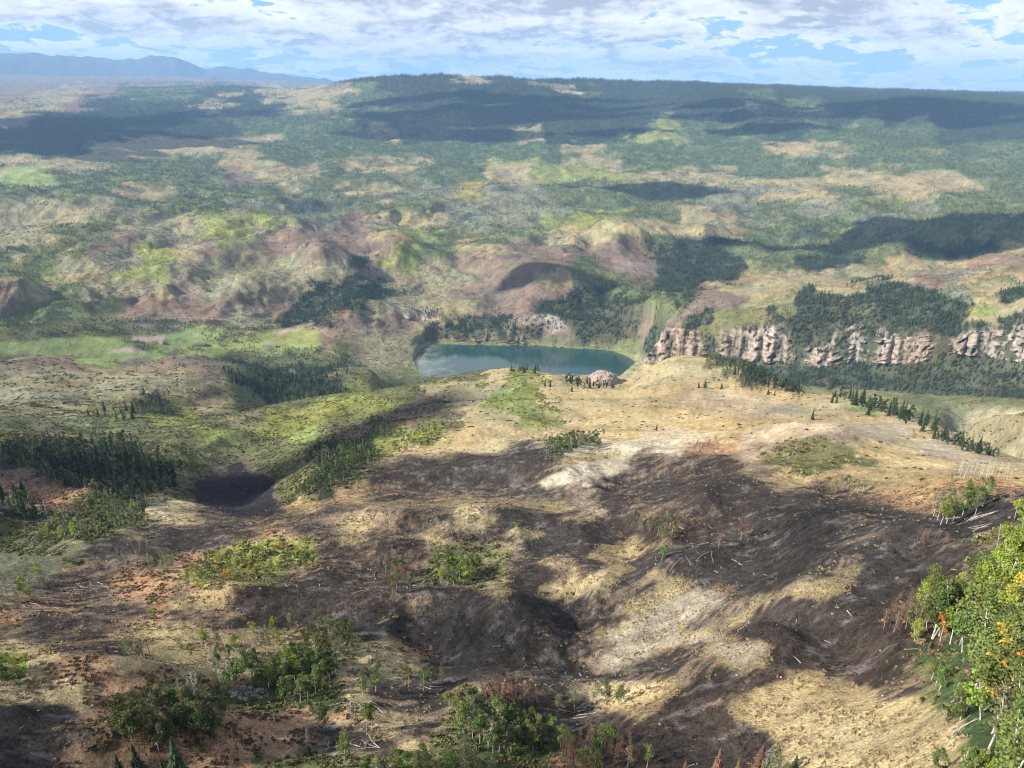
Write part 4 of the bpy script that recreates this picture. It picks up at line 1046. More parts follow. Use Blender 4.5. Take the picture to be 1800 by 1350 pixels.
# shaded clump at lower left
aspen_group([(200,1300),(215,1260),(280,1245),(380,1260),(410,1285),(380,1310),(290,1325)], 58, 8.5, {'leaf_olive': .6, 'leaf_dark': .3, 'leaf_pale': .1}, 'in the shaded clump at lower left', 9)
aspen_group([(310,1240),(360,1225),(365,1245),(320,1255)], 10, 9, {'dead_white': .6, 'leaf_pale': .4}, 'behind the shaded clump at lower left', 7)
# bottom centre
aspen_group([(800,1280),(830,1255),(900,1280),(970,1300),(960,1330),(860,1325)], 44, 9.5, {'leaf_green': .6, 'leaf_dark': .15, 'leaf_pale': .25}, 'in the green clump at the bottom centre', 9)
aspen_group([(840,1240),(860,1225),(940,1230),(945,1260),(880,1262)], 24, 9.5, {'dead_brown': .7, 'leaf_brown': .3}, 'in the brown stand at the bottom', 8)
aspen_group([(790,1250),(830,1240),(835,1255),(800,1265)], 8, 9, {'leaf_olive': 1}, 'left of the bottom green clump', 8)
aspen_group([(975,1340),(1000,1310),(1090,1320),(1140,1350),(1000,1380)], 30, 8.5, {'dead_brown': .6, 'leaf_brown': .25, 'leaf_green': .15}, 'in the brown brush at the bottom', 9)
aspen_group([(640,1390),(660,1355),(760,1345),(860,1360),(880,1400)], 26, 7.5, {'leaf_green': .4, 'leaf_olive': .35, 'leaf_pale': .25}, 'along the bottom edge', 10)
one('leaf_dark', 1065, 1240, 9, 'dark green leaning aspen at the head of the charred draw'); one('leaf_green', 1086, 1240, 8, 'bright green aspen right of the dark leaning one'); one('leaf_pale', 1045, 1240, 10, 'pale stemmed aspen left of the dark leaning one'); one('dead_white', 1053, 1242, 10, 'bare white stem between pale and dark aspens')
one('leaf_pale', 1010, 1252, 9, 'tan leaning aspen above the white fallen logs'); one('leaf_pale', 980, 1262, 9, 'thin tan aspen left of the leaning one above the fallen logs'); one('leaf_green', 985, 1320, 10, 'green aspen with white forked trunk at the bottom'); one('leaf_pale', 1058, 1315, 9, 'pale aspen over the charred ground right of the forked one')
# scorched conifers along the bottom edge
for (px_, h_, k_, lb) in ((1257, 12, 'con_brown', 'scorched rust-brown spruce at the bottom edge, leftmost of the row'), (1273, 11, 'dead_char', 'charred pole beside the leftmost rust-brown spruce'), (1292, 9, 'con_brown', 'small scorched spruce second in the row at the bottom edge'), (1318, 11, 'dead_char', 'charred pole left of the bushy rust-brown spruce'), (1328, 12, 'con_brown', 'bushy rust-brown spruce, largest of the row at the bottom edge'), (1390, 9, 'con_green', 'dark green young spruce right of the rust-brown ones at the bottom'), (1203, 8, 'con_brown', 'small scorched spruce alone left of the row at the bottom edge')):
    one(k_, px_, 1378, h_ * .8, lb, 1.1)
aspen_group([(1340,1375),(1380,1360),(1385,1390),(1345,1395)], 7, 6.5, {'leaf_pale': .7, 'leaf_brown': .3}, 'at the bottom, beside the brown spruce', 7)
for (px_, h_, lb) in ((215, 9, 'dark spruce tip at the bottom edge, leftmost'), (250, 12, 'dark spruce top at the bottom edge, second from the left'), (318, 14, 'tallest dark spruce top at the bottom edge left'), (293, 8, 'small dark spruce tip left of the tallest one')):
    one('con_green', px_, 1385, h_, lb, 1.2)
# left edge clumps
aspen_group([(-40,1080),(0,1020),(60,1000),(90,1030),(40,1070)], 24, 8, {'leaf_pale': .6, 'dead_grey': .25, 'leaf_lime': .15}, 'in the pale stand at the left edge', 9)
aspen_group([(-40,1215),(0,1180),(50,1170),(60,1190),(10,1215)], 14, 5.5, {'leaf_green': .7, 'leaf_lime': .3}, 'in the low green clump at the left edge', 8)
aspen_group([(200,1000),(250,960),(270,965),(230,1010)], 9, 7, {'dead_grey': 1}, 'bleached on the burnt ridge at left', 7)
aspen_group([(60,950),(140,880),(250,870),(260,905),(170,945),(80,975)], 60, 7.5, {'leaf_lime': .3, 'leaf_olive': .4, 'leaf_pale': .3}, 'in the pale young stand on the left slope', 7, smin=3.5)
# hillside clumps in the middle distance
aspen_group([(640,795),(600,800),(560,830),(520,875),(540,882),(600,850),(650,808)], 60, 9.5, {'leaf_dark': .8, 'leaf_green': .2}, 'in the dark diagonal stand below the hill', 7, smin=4)
aspen_group([(690,790),(740,755),(810,738),(815,750),(760,775),(700,805)], 60, 7, {'leaf_lime': .55, 'leaf_green': .45}, 'in the bright stand across the sunlit hillside', 6, smin=4)
aspen_group([(958,782),(1000,775),(1055,775),(1058,790),(1000,796),(962,792)], 40, 8.5, {'leaf_green': .4, 'leaf_pale': .3, 'leaf_dark': .3}, 'in the isolated copse on the hill above the pale streak', 5, smin=4)

# conifers in the left basin and along the crest
aspen_group([(-20,900),(0,870),(60,870),(60,905)], 8, 13, {'con_green': 1}, 'at the left edge of the basin', 13)
aspen_group([(0,800),(120,795),(200,770),(240,790),(180,830),(60,820)], 34, 14, {'con_green': .45, 'con_pine': .55}, 'in the far part of the basin', 9)
aspen_group([(110,830),(260,790),(330,820),(300,870),(200,860)], 46, 13, {'con_green': .35, 'con_pine': .45, 'leaf_dark': .2}, 'in the middle of the basin', 9)
aspen_group([(150,730),(190,715),(250,722),(240,738),(170,740)], 12, 13, {'con_green': 1}, 'in the row on the left rise', 7, smin=6)
aspen_group([(1290,650),(1335,660),(1410,688),(1400,694),(1330,675),(1285,658)], 46, 13, {'con_green': .4, 'con_pine': .6}, 'on the crest right of the lake', 5, smin=5)
aspen_group([(1462,694),(1560,716),(1650,758),(1640,768),(1560,732),(1470,702)], 40, 13, {'con_green': .4, 'con_pine': .6}, 'along the right-hand crest', 6, smin=5)
aspen_group([(1640,765),(1690,778),(1760,800),(1755,808),(1690,792),(1640,772)], 26, 9, {'con_green': .4, 'con_pine': .6}, 'at the right-hand crest end', 6, smin=5)
aspen_group([(985,672),(1020,672),(1095,680),(1090,686),(1020,682)], 26, 13, {'con_green': .4, 'con_pine': .6}, 'in the crest row below the lake', 4, smin=5)
aspen_group([(890,648),(950,652),(950,658),(890,654)], 14, 9, {'con_green': .7, 'leaf_dark': .3}, 'on the knoll before the lake', 3, smin=5)
for (px_, py_, h_, lb) in ((958, 679, 10, 'single spruce left of a pair below the knoll'), (967, 680, 11, 'larger spruce of the pair below the knoll'), (1005, 688, 9, 'lone small spruce on the grass below the crest row'), (1228, 682, 9, 'left spruce of the pair on the bare hilltop'), (1239, 682, 13, 'right taller spruce of the pair on the bare hilltop'), (1268, 684, 9, 'lone spruce right of the pair on the bare hilltop'),
                           (1350, 694, 9, 'left small spruce below the crest stand'), (1361, 696, 9, 'right small spruce below the crest stand'), (1428, 738, 10, 'spruce on the rim of the grassy shoulder'), (1462, 708, 10, 'left spruce of two behind the grassy shoulder'), (1470, 709, 10, 'right spruce of two behind the grassy shoulder'), (1526, 730, 10, 'lone spruce on the golden slope right of the shoulder'), (1154, 757, 7, 'tiny spruce above the pale streak')):
    one('con_green', px_, py_, h_, lb, 1.3)

# ------------------------------------------------------------------ masses: woods, brush, tufts (more than anyone could count)
ED = np.gradient(Rg, axis=0); AREA = np.abs(ED) * Rg * np.gradient(AZ, axis=1)
runmin = np.minimum.accumulate(TD, 0)
VIS = (TD <= np.roll(runmin, 1, 0) + 22 / Rg) & (PX > -130) & (PX < 1930) & (PY < 1440) & (PY > 100)
VIS &= S > -.5
protos_col = {}


def scatter(name, weight, nmax, protos, pidx, smin_, smax_, label, group=None, dens_scale=1.0, tilt=0.0, sizef=None, sink=0.0, given=None):
    """one object of kind 'stuff': instances of a few small meshes on sampled points of the land"""
    if given is not None:
        p = given[0]; sc = given[1]; n = len(p); r_ = c_ = None
    else:
        w = np.where(VIS, AREA * weight, 0)[:-1, :-1].ravel().astype(float); tot = w.sum(); n = int(min(nmax, tot))
        if n < 1: return
        c = np.searchsorted(np.cumsum(w) / tot, RS.rand(n)); r_, c_ = np.divmod(np.minimum(c, (NR - 1) * (NA - 1) - 1), NA - 1)
        a = RS.rand(n)[:, None]; b = RS.rand(n)[:, None]
        G = np.stack([Xr, Yr, Zr], -1)
        p = (G[r_, c_] * (1 - a) + G[r_, c_ + 1] * a) * (1 - b) + (G[r_ + 1, c_] * (1 - a) + G[r_ + 1, c_ + 1] * a) * b
        rr = Rg[r_, c_]; sc = RS.uniform(smin_, smax_, n) * RS.uniform(.8, 1.15, n)
        if sizef is not None: sc = sc * sizef(rr)
        p[:, 2] -= sink * sc
    me = bpy.data.meshes.new(name); me.vertices.add(n); me.vertices.foreach_set('co', p.astype(np.float32).ravel()); me.update()
    for nm, ty, val in (('sc', 'FLOAT', sc), ('rz', 'FLOAT', RS.uniform(0, 6.28, n)), ('tl', 'FLOAT', RS.normal(0, tilt, n) if tilt else np.zeros(n)), ('pi', 'INT', pidx(r_, c_, n))):
        at = me.attributes.new(nm, ty, 'POINT'); at.data.foreach_set('value', np.asarray(val, np.int32 if ty == 'INT' else np.float32))
    ob = link(name, me, kind='stuff', label=label)
    pc = bpy.data.collections.new(name + '_shapes')
    for i, m_ in enumerate(protos):
        po = bpy.data.objects.new('%s_shape_%02d' % (name, i), m_); pc.objects.link(po)
    ng = bpy.data.node_groups.new(name + '_nodes', 'GeometryNodeTree')
    ng.interface.new_socket('Geometry', in_out='INPUT', socket_type='NodeSocketGeometry'); ng.interface.new_socket('Geometry', in_out='OUTPUT', socket_type='NodeSocketGeometry')
    N = ng.nodes; L = ng.links; gi = N.new('NodeGroupInput'); go = N.new('NodeGroupOutput'); io = N.new('GeometryNodeInstanceOnPoints'); ci = N.new('GeometryNodeCollectionInfo')
    ci.inputs[0].default_value = pc; ci.inputs['Separate Children'].default_value = True; ci.inputs['Reset Children'].default_value = True
    def na(nm, ty):
        q_ = N.new('GeometryNodeInputNamedAttribute'); q_.data_type = ty; q_.inputs[0].default_value = nm; return q_.outputs[0]
    io.inputs['Pick Instance'].default_value = True
    L.new(gi.outputs[0], io.inputs['Points']); L.new(ci.outputs[0], io.inputs['Instance']); L.new(na('pi', 'INT'), io.inputs['Instance Index'])
    cx = N.new('ShaderNodeCombineXYZ'); L.new(na('tl', 'FLOAT'), cx.inputs[0]); L.new(na('rz', 'FLOAT'), cx.inputs[2])
    L.new(cx.outputs[0], io.inputs['Rotation']); L.new(na('sc', 'FLOAT'), io.inputs['Scale']); L.new(io.outputs[0], go.inputs[0])
    md = ob.modifiers.new('instances', 'NODES'); md.node_group = ng
    return n


def far_aspen(seed, mt, bark='bark_grey'):
    t_, c_ = aspen_parts(seed, 1, .35, 1.15, 1.0, 70, 6); return joined('far_aspen', [(t_, bark), (c_, mt)])
def far_con(seed, mt='needle_far'):
    t_, c_ = conifer_parts(seed, 7, 6, 13, 2.1, 1.0, 2.2); return joined('far_conifer', [(c_, mt)])
def far_dead(seed):
    t_, b_ = dead_parts(seed, 10); return joined('far_dead', [(t_, 'bark_white'), (b_, 'bark_white')])

FAR = S > 8.9
w = lambda ch: W[..., C(ch)]
dens = np.minimum(1, (3600 / Rg) ** 1.7)
grow = lambda r: np.clip((r / 3600), 1, 4) ** 0.7
sdok = (sdl > 6)
cl = 0.35 + 1.3 * sstep(-.2, .5, fbm(Xg / 90, Yg / 90, 3, 601))
far_pine = joined('far_pine', [(aspen_parts(520, 1.0, .14, 1.0, .9, 90, 10)[1], 'needle_far')])
n0 = scatter('canyon_conifers', FAR * sdok * (S < 18.8) * (w('D') ** 1.2 * .026 + w('C') * .010) * (.45 + .9 * sstep(-.3, .4, fbm(Xg / 60, Yg / 60, 3, 608))), 30000, [far_con(1), far_con(2), far_con(3), far_pine], lambda r, c, n: RS.randint(0, 4, n), .9, 1.7, 'dark conifers on the cliffs, draws and canyon slopes round the lake')
n1 = scatter('conifer_forest', FAR * (S >= 18.8) * sdok * (w('D') ** 1.3 * .015 + w('C') * .0028 + w('G') * .0010) * cl * dens, 70000, [far_con(1), far_con(2), far_con(3)], lambda r, c, n: RS.randint(0, 3, n), .9, 1.7, 'dark conifer woods covering the cliffs, draws and mesa slopes', sizef=grow)
asp_p = [far_aspen(11, 'leaf_green'), far_aspen(12, 'leaf_dark'), far_aspen(13, 'leaf_olive'), far_aspen(14, 'leaf_lime'), far_aspen(15, 'leaf_yellow'), far_dead(16), far_dead(17)]
def pick_far(r, c, n):
    L_ = W[r, c, C('L')]; Y_ = W[r, c, C('Y')]; W_ = W[r, c, C('W')]; q_ = RS.rand(n); s_ = RS.rand(n)
    base = np.where(s_ < .35, 0, np.where(s_ < .75, 1, 2)); base = np.where(q_ < L_ * .8, 3, base); base = np.where(q_ < Y_ * .8, 4, base)
    return np.where(RS.rand(n) < W_ * .62 + .05, 5 + (s_ > .5), base)
n2 = scatter('aspen_forest', FAR * sdok * (w('G') * .010 + w('L') * .005 + w('Y') * .009 + w('W') * .011) * cl * dens, 70000, asp_p, pick_far, .8, 1.35, 'mixed aspen woods, green, yellow and dead grey, over the far hills', sizef=grow)
br_p = [brush_mesh('brush_a', 1, 'brush'), brush_mesh('brush_b', 2, 'brush'), brush_mesh('brush_c', 3, 'brush_lime'), brush_mesh('brush_d', 4, 'sage')]
def pick_brush(r, c, n):
    L_ = W[r, c, C('L')] + .25 * W[r, c, C('O')]; q_ = RS.rand(n); base = np.where(q_ < .35, 0, np.where(q_ < .7, 1, 3)); return np.where(RS.rand(n) < L_ * .8, 2, base)
bcl = sstep(-.1, .5, fbm(Xg / 45, Yg / 30, 4, 611, .6))
n3 = scatter('hillside_brush', (S > 8) * (S < 19) * sdok * (w('S') * .018 + w('M') * .014 + w('O') * .026 + w('L') * .016 + w('T') * .002) * bcl * np.minimum(1, (3000 / Rg) ** 1.4), 150000, br_p, pick_brush, 1.2, 3.2, 'scrub oak and sage brush dotting the open hills', sizef=grow, sink=.15)
n4 = scatter('near_brush', (S > 3.2) * (S <= 8.6) * (w('O') * .06 + w('L') * .05 + w('M') * .04 + w('S') * .05 + w('T') * .0035 + w('G') * .05 + w('D') * .04 + w('P') * .002) * (.15 + bcl) * 1.8, 75000, br_p, pick_brush, .7, 1.9, 'green and olive brush on the near hills and basin', sink=.15)
# dark young wood in the left basin
n5 = scatter('basin_woods', (S > 3.6) * (S <= 9.6) * (w('D') * .032 + w('G') * .022) * (.3 + cl), 9000, [far_con(4), far_pine, far_aspen(21, 'leaf_dark'), far_aspen(22, 'leaf_olive'), far_aspen(23, 'leaf_green'), far_dead(24)],
             lambda r, c, n: np.where(RS.rand(n) < .6 * W[r, c, C('D')], RS.randint(0, 2, n), RS.randint(2, 6, n)), .5, 1.05, 'young conifers and aspens filling the shaded basin')
vmask = np.zeros(Xg.shape)
for P_ in ([(210,600),(300,618),(420,606),(470,618),(560,612),(640,655),(560,655),(480,640),(400,625),(300,630),(220,612)], [(355,590),(450,590),(455,604),(350,608)], [(0,560),(250,563),(500,566),(560,572),(480,582),(240,588),(0,595)], [(385,612),(600,622),(660,660),(500,655),(400,635)]):
    P_ = np.array(P_, float); m_ = (PX > 0) & (PX < 700) & (PY > 540) & (PY < 680) & (S > 10.5) & (S < 15)
    vmask[m_] = np.maximum(vmask[m_], poly_sd(PX[m_], PY[m_], P_) < 0)
shm = (sdl > 3) * (sdl < 40) * (S < 17)
n5b = scatter('valley_trees', vmask * .017 * (.2 + sstep(-.1, .4, fbm(Xg / 60, Yg / 60, 3, 605))) + shm * .02, 9000, [far_aspen(31, 'leaf_green'), far_aspen(32, 'leaf_dark'), brush_mesh('shore_bush', 33, 'brush_lime', 40, .5)] , lambda r, c, n: np.where(shm[r, c] > 0, 2, RS.randint(0, 2, n)), .8, 1.6, 'cottonwoods and willows among the hay fields and round the lake shore', sizef=lambda r: 1.0 + 0 * r)
tf = [brush_mesh('tuft_a', 31, 'tuft', 16, .8, .7), brush_mesh('tuft_b', 32, 'tuft', 14, .8, .6), brush_mesh('tuft_c', 33, 'tuft_red', 16, .8, .7), brush_mesh('tuft_d', 34, 'brush', 16, .8, .7)]
def pick_tuft(r, c, n):
    R__ = W[r, c, C('R')] + .3 * W[r, c, C('H')]; G_ = W[r, c, C('O')] + W[r, c, C('G')] + .5 * W[r, c, C('L')]; q_ = RS.rand(n)
    return np.where(q_ < R__ * .7, 2, np.where(q_ < (R__ + G_) * .9, 3, RS.randint(0, 2, n)))
tcl = sstep(-.3, .5, fbm(Xg / 9, Yg / 9, 3, 621))
n6 = scatter('grass_tufts', (S > .5) * (S < 6) * (w('T') * .30 + w('P') * .22 + w('R') * .34 + w('H') * .05 + w('O') * .30 + w('L') * .3 + w('G') * .25) * tcl * np.minimum(1, (300 / Rg) ** 1.1) * 3, 150000, tf, pick_tuft, .25, .75, 'dry grass tufts and low sage on the near slopes', sink=.1)
MAT['tuft']
# low brush clumps in the foreground
n7 = scatter('foreground_brush', (S > .5) * (S < 5) * (w('O') * .04 + w('G') * .075 + w('R') * .004 + w('L') * .03), 8000, [brush_mesh('fb_a', 41, 'brush', 60, .4), brush_mesh('fb_b', 42, 'leaf_olive', 60, .4), brush_mesh('fb_c', 43, 'leaf_brown', 50, .4)], lambda r, c, n: RS.choice(3, n, p=[.45, .3, .25]), .6, 1.5, 'low shrubs under and around the near aspens', sink=.1)

# charred sticks, stubs and stones on the burn
def log_mb(seed, l=1.0, r=.05):
    rnd = random.Random(seed); mb = MB(); b = rnd.uniform(-.06, .06)
    pts = [Vector((-.5 * l, 0, r)), Vector((0, b * l, r * 1.3)), Vector((.5 * l, 0, r))]
    base = 0
    for i, (p, q_) in enumerate(zip(pts, (r, r * .8, r * .45))):
        for s in range(5):
            w_ = 2 * math.pi * s / 5; mb.v.append((p.x, p.y + q_ * math.cos(w_), p.z + q_ * math.sin(w_)))
    for i in range(2):
        for s in range(5):
            a = i * 5 + s; b2 = i * 5 + (s + 1) % 5; mb.f.append((a, b2, b2 + 5, a + 5)); mb.m.append(0)
    mb.f.append((4, 3, 2, 1, 0)); mb.m.append(0); mb.f.append((10, 11, 12, 13, 14)); mb.m.append(0)
    return mb
def rock_mesh(name, seed, mt='rock'):
    rnd = random.Random(seed); import bmesh
    bm = bmesh.new(); bmesh.ops.create_icosphere(bm, subdivisions=1, radius=.5)
    for v in bm.verts: v.co *= rnd.uniform(.65, 1.2); v.co.z *= .7
    me = bpy.data.meshes.new(name); bm.to_mesh(me); bm.free(); me.materials.append(MAT[mt]); return me
stk = [log_mb(1, 1, .035).mesh('stick_a', ['bark_white']), log_mb(2, 1, .03).mesh('stick_b', ['bark_grey']), log_mb(3, 1, .03).mesh('stick_c', ['char']), rock_mesh('stone_a', 4)]
for v_ in stk[3].vertices: v_.co *= .28
n8 = scatter('burn_litter', (S > .5) * (S < 6.5) * (w('B') * .035 + w('H') * .03 + w('W') * .05 + w('R') * .008) * (.25 + 1.6 * sstep(.0, .5, fbm(Xg / 14, Yg / 14, 3, 631))) * np.minimum(1, (300 / Rg)), 9000, stk, lambda r, c, n: RS.choice(4, n, p=[.2, .25, .3, .25]), .8, 3.2, 'fallen sticks and stones littering the burnt ground', sizef=lambda r: np.where(RS.rand(len(r)) < .5, .35, 1.0) * 1.0)
char_p = [far_dead(51)]
stub = MB(); stub.tube([(0, 0, -.2), (.05, 0, .6), (0, 0, 1)], [.09, .07, .03], 4); sb2 = brush_mesh('burnt_skeleton', 52, 'char', 12, .5, .9)
n9 = scatter('charred_brush', (S > .5) * (S < 8) * (w('B') * .2 + w('H') * .12) * (.3 + sstep(-.2, .5, fbm(Xg / 12, Yg / 12, 3, 641))) * np.minimum(1, (300 / Rg) ** 1.1), 45000, [stub.mesh('burnt_stub', ['char']), sb2], lambda r, c, n: RS.randint(0, 2, n), .25, .85, 'charred brush stubs on the black ground', tilt=.2)
masses = plant_all()
for fam, lst in masses.items():
    keys = sorted({(d['kind'], d['v']) for d in lst}); ms = []
    for kk, vv_ in keys:
        mm = variants(kk)[1][vv_]; tmp = bpy.data.meshes.new('small_tree')
        va = [np.array([v.co[:] for v in m_.vertices]) for m_ in mm]; fa = [[tuple(pp_.vertices) for pp_ in m_.polygons] for m_ in mm]
        tmp = new_mesh('small_tree', np.concatenate(va), fa[0] + [tuple(x + len(va[0]) for x in f_) for f_ in fa[1]], [mm[0].materials[0].name, mm[1].materials[0].name], [0] * len(fa[0]) + [1] * len(fa[1])); ms.append(tmp)
    bh = KINDS_[fam][2]; idx_ = np.array([keys.index((d['kind'], d['v'])) for d in lst])
    scatter({'aspen': 'small_aspens', 'dead': 'small_dead_trees', 'con': 'small_spruces'}[fam], None, 0, ms, lambda r, c, n: idx_, 1, 1, {'aspen': 'smaller aspens in the hillside thickets and copses', 'dead': 'smaller dead stems among the thickets', 'con': 'smaller spruces in the basin and along the crests'}[fam], given=(np.array([d['pos'] for d in lst]), np.array([d['h'] / bh for d in lst])))
open('/tmp/counts.txt', 'w').write(repr((n1, n2, n3, n4, n5, n6, n7, n8, n9)))
print('STUFF', n1, n2, n3, n4, n5, n6, n7, n8, n9, COUNT)

# ------------------------------------------------------------------ fallen logs
MAT['log_pale'] = noisy('log_pale', (.46, .43, .39), (.10, .09, .085), 1.1, .9, None, .3)
LOGS = [log_mb(60 + i, 1, .018).mesh('fallen_log', [b_]) for i, b_ in enumerate(('log_pale', 'log_pale', 'bark_grey', 'char'))]
def ground_frame(p, yaw):
    e = 1.0; hx = height(p[0] + e * math.cos(yaw), p[1] + e * math.sin(yaw))[0] - height(p[0] - e * math.cos(yaw), p[1] - e * math.sin(yaw))[0]
    return math.atan2(hx, 2 * e)
def named_spots(P, n, gap):
    """spots with words for where each lies in its patch"""
    sp = spots(P, n, R_, gap); xs = [p[0] for p in sp]; ys = [p[1] for p in sp]; out = []
    for (a, b), q_ in zip(sp, onto(xs, ys)):
        fx_ = (a - min(xs)) / (max(xs) - min(xs) + 1e-6); fy_ = (b - min(ys)) / (max(ys) - min(ys) + 1e-6)
        out.append((q_, ('back', 'middle', 'front')[min(int(fy_ * 3), 2)] + ' ' + ('far left', 'left', 'centre', 'right', 'far right')[min(int(fx_ * 5), 4)]))
    return out


def ranked(items, words):
    """items: (size, object, cell, label head, where) -> a label each, by size within its cell"""
    cells = {}
    for it in items: cells.setdefault((it[2], it[3], it[4]), []).append(it)
    for (cell, head, where), L_ in cells.items():
        L_.sort(key=lambda t: -t[0])
        for i, it in enumerate(L_):
            rk = '' if len(L_) == 1 else (words[-1] if i == len(L_) - 1 else words[min(i, len(words) - 2)])
            it[1]['label'] = ' '.join(f'{rk} {head} {where}, {cell}'.split())


def logs(P, n, where, lmin=4, lmax=9, pal=(0, 1, 2), yaw=None, spread=.9):
    items = []
    for q_, cell in named_spots(P, n, 4):
        l = R_.uniform(lmin, lmax); y_ = R_.gauss(yaw, spread) if yaw is not None else R_.uniform(0, 3.14)
        k = R_.choice(pal); w_ = {0: 'white', 1: 'white', 2: 'grey', 3: 'charred'}[k]
        o = link('fallen_log', LOGS[k], None, (q_[0], q_[1], q_[2] + .05), category='log', group=f'fallen logs {where}')
        o.rotation_euler = (0, -ground_frame(q_, y_), y_); o.scale = (l, l, l)
        items.append((l, o, cell, f'fallen {w_} log', where))
    ranked(items, ['longest', 'second longest', 'third longest', 'fourth longest', 'fifth longest', 'sixth longest', 'shortest'])
logs([(0,1090),(40,1060),(110,1040),(160,1020),(190,1040),(60,1085)], 34, 'in the ash-grey tangle at left', yaw=.6)
logs([(130,1030),(160,1020),(190,1030),(150,1045)], 12, 'in the white knot on the left ridge', yaw=.8)
logs([(620,1030),(660,1005),(675,1040),(640,1045)], 9, 'on the char left of the half-brown clump')
logs([(540,1290),(640,1300),(700,1290),(720,1310),(600,1330),(545,1330)], 22, 'in the charred patch at the bottom', 4, 8)
logs([(560,1240),(600,1225),(690,1240),(690,1255),(600,1255)], 12, 'below the dense green clump', 4, 9, yaw=.1)
logs([(690,1180),(790,1200),(790,1220),(740,1225)], 9, 'around the green pair on the char', 3, 7)
logs([(970,1255),(1030,1245),(1040,1262),(985,1268)], 6, 'below the tan leaning aspen', 6, 10, (0, 1), yaw=-.15, spread=.2)
logs([(1680,1190),(1790,1200),(1800,1260),(1720,1260)], 22, 'on the right-hand grove floor', 5, 10)
logs([(1690,1275),(1720,1275),(1715,1290),(1690,1290)], 3, 'on the grass at the foot of the right-hand grove', 5, 8, (2,), yaw=.7)
logs([(1680,905),(1740,905),(1740,930),(1690,925)], 12, 'below the upper right clump', 6, 11, (1, 2), yaw=-.2)
logs([(1100,985),(1240,935),(1330,960),(1330,985),(1180,1000)], 16, 'on the ash slope right of the middle', 4, 8, (0, 2))
logs([(840,1250),(960,1250),(960,1270),(850,1270)], 8, 'under the bare brown stand', 4, 8)
one_log = link('fallen_log', LOGS[2], None, tuple(onto(1612, 1143)[0] + np.array((0, 0, .1))), label='single grey log on the grass left of the right-hand grove', category='log'); one_log.scale = (6, 6, 6)

# ------------------------------------------------------------------ boulder heap, lakeside knob
HEAP = [rock_mesh('boulder', 80 + i) for i in range(4)]
items = []
for i, (q_, cell) in enumerate(named_spots([(402,1215),(425,1208),(470,1212),(472,1228),(430,1232),(405,1228)], 95, 3.2)):
    o = link('boulder', HEAP[i % 4], None, (q_[0], q_[1], q_[2] + .1), category='boulder', group='boulders in the heap')
    o.rotation_euler = (R_.uniform(0, 3), R_.uniform(0, 3), R_.uniform(0, 3)); s_ = R_.uniform(.5, 1.5); o.scale = (s_, s_ * R_.uniform(.7, 1.2), s_)
    items.append((s_, o, cell, 'pale grey boulder', 'in the heap beside the green clump'))
ranked(items, ['largest', 'second largest', 'third largest', 'fourth largest', 'fifth largest', 'sixth largest', 'seventh largest', 'eighth largest', 'ninth largest', 'tenth largest', 'smallest'])
items = []
for i, (q_, cell) in enumerate(named_spots([(1330,1190),(1400,1170),(1600,1200),(1640,1280),(1450,1300),(1350,1240)], 26, 14)):
    o = link('stone', HEAP[i % 4], None, (q_[0], q_[1], q_[2]), category='stone', group='stones on the tan grass')
    o.rotation_euler = (0, 0, R_.uniform(0, 3)); s_ = R_.uniform(.3, .7); o.scale = (s_, s_, s_)
    items.append((s_, o, cell, 'small pale stone', 'on the tan grass at lower right'))
ranked(items, ['largest', 'second largest', 'third largest', 'fourth largest', 'smallest'])


def knob(px, py, wx_, wy_, h, label):
    import bmesh
    p = onto(px, py, 9.2)[0]; bm = bmesh.new(); bmesh.ops.create_icosphere(bm, subdivisions=5, radius=1)
    co = np.array([v.co[:] for v in bm.verts])
    d = 1 + .16 * fbm(co[:, 0] * 1.5 + 3, co[:, 1] * 1.5 + co[:, 2] * 2, 5, 701) - .12 * np.abs(perlin(co[:, 0] * 6, co[:, 1] * 2 + co[:, 2], 702))
    for v, k in zip(bm.verts, d): v.co *= float(k); v.co.x *= wx_; v.co.y *= wy_; v.co.z = v.co.z * h
    me = bpy.data.meshes.new('rock_knob'); bm.to_mesh(me); bm.free(); me.materials.append(MAT['rock_warm'])
    link('rock_knob', me, None, tuple(p), label=label, category='rock')


MAT['rock_warm'] = noisy('rock_warm', (.40, .31, .25), (.25, .20, .165), .08, .95)
knob(1060, 672, 60, 40, 42, 'rounded brown rock knob between the crest and the lake')

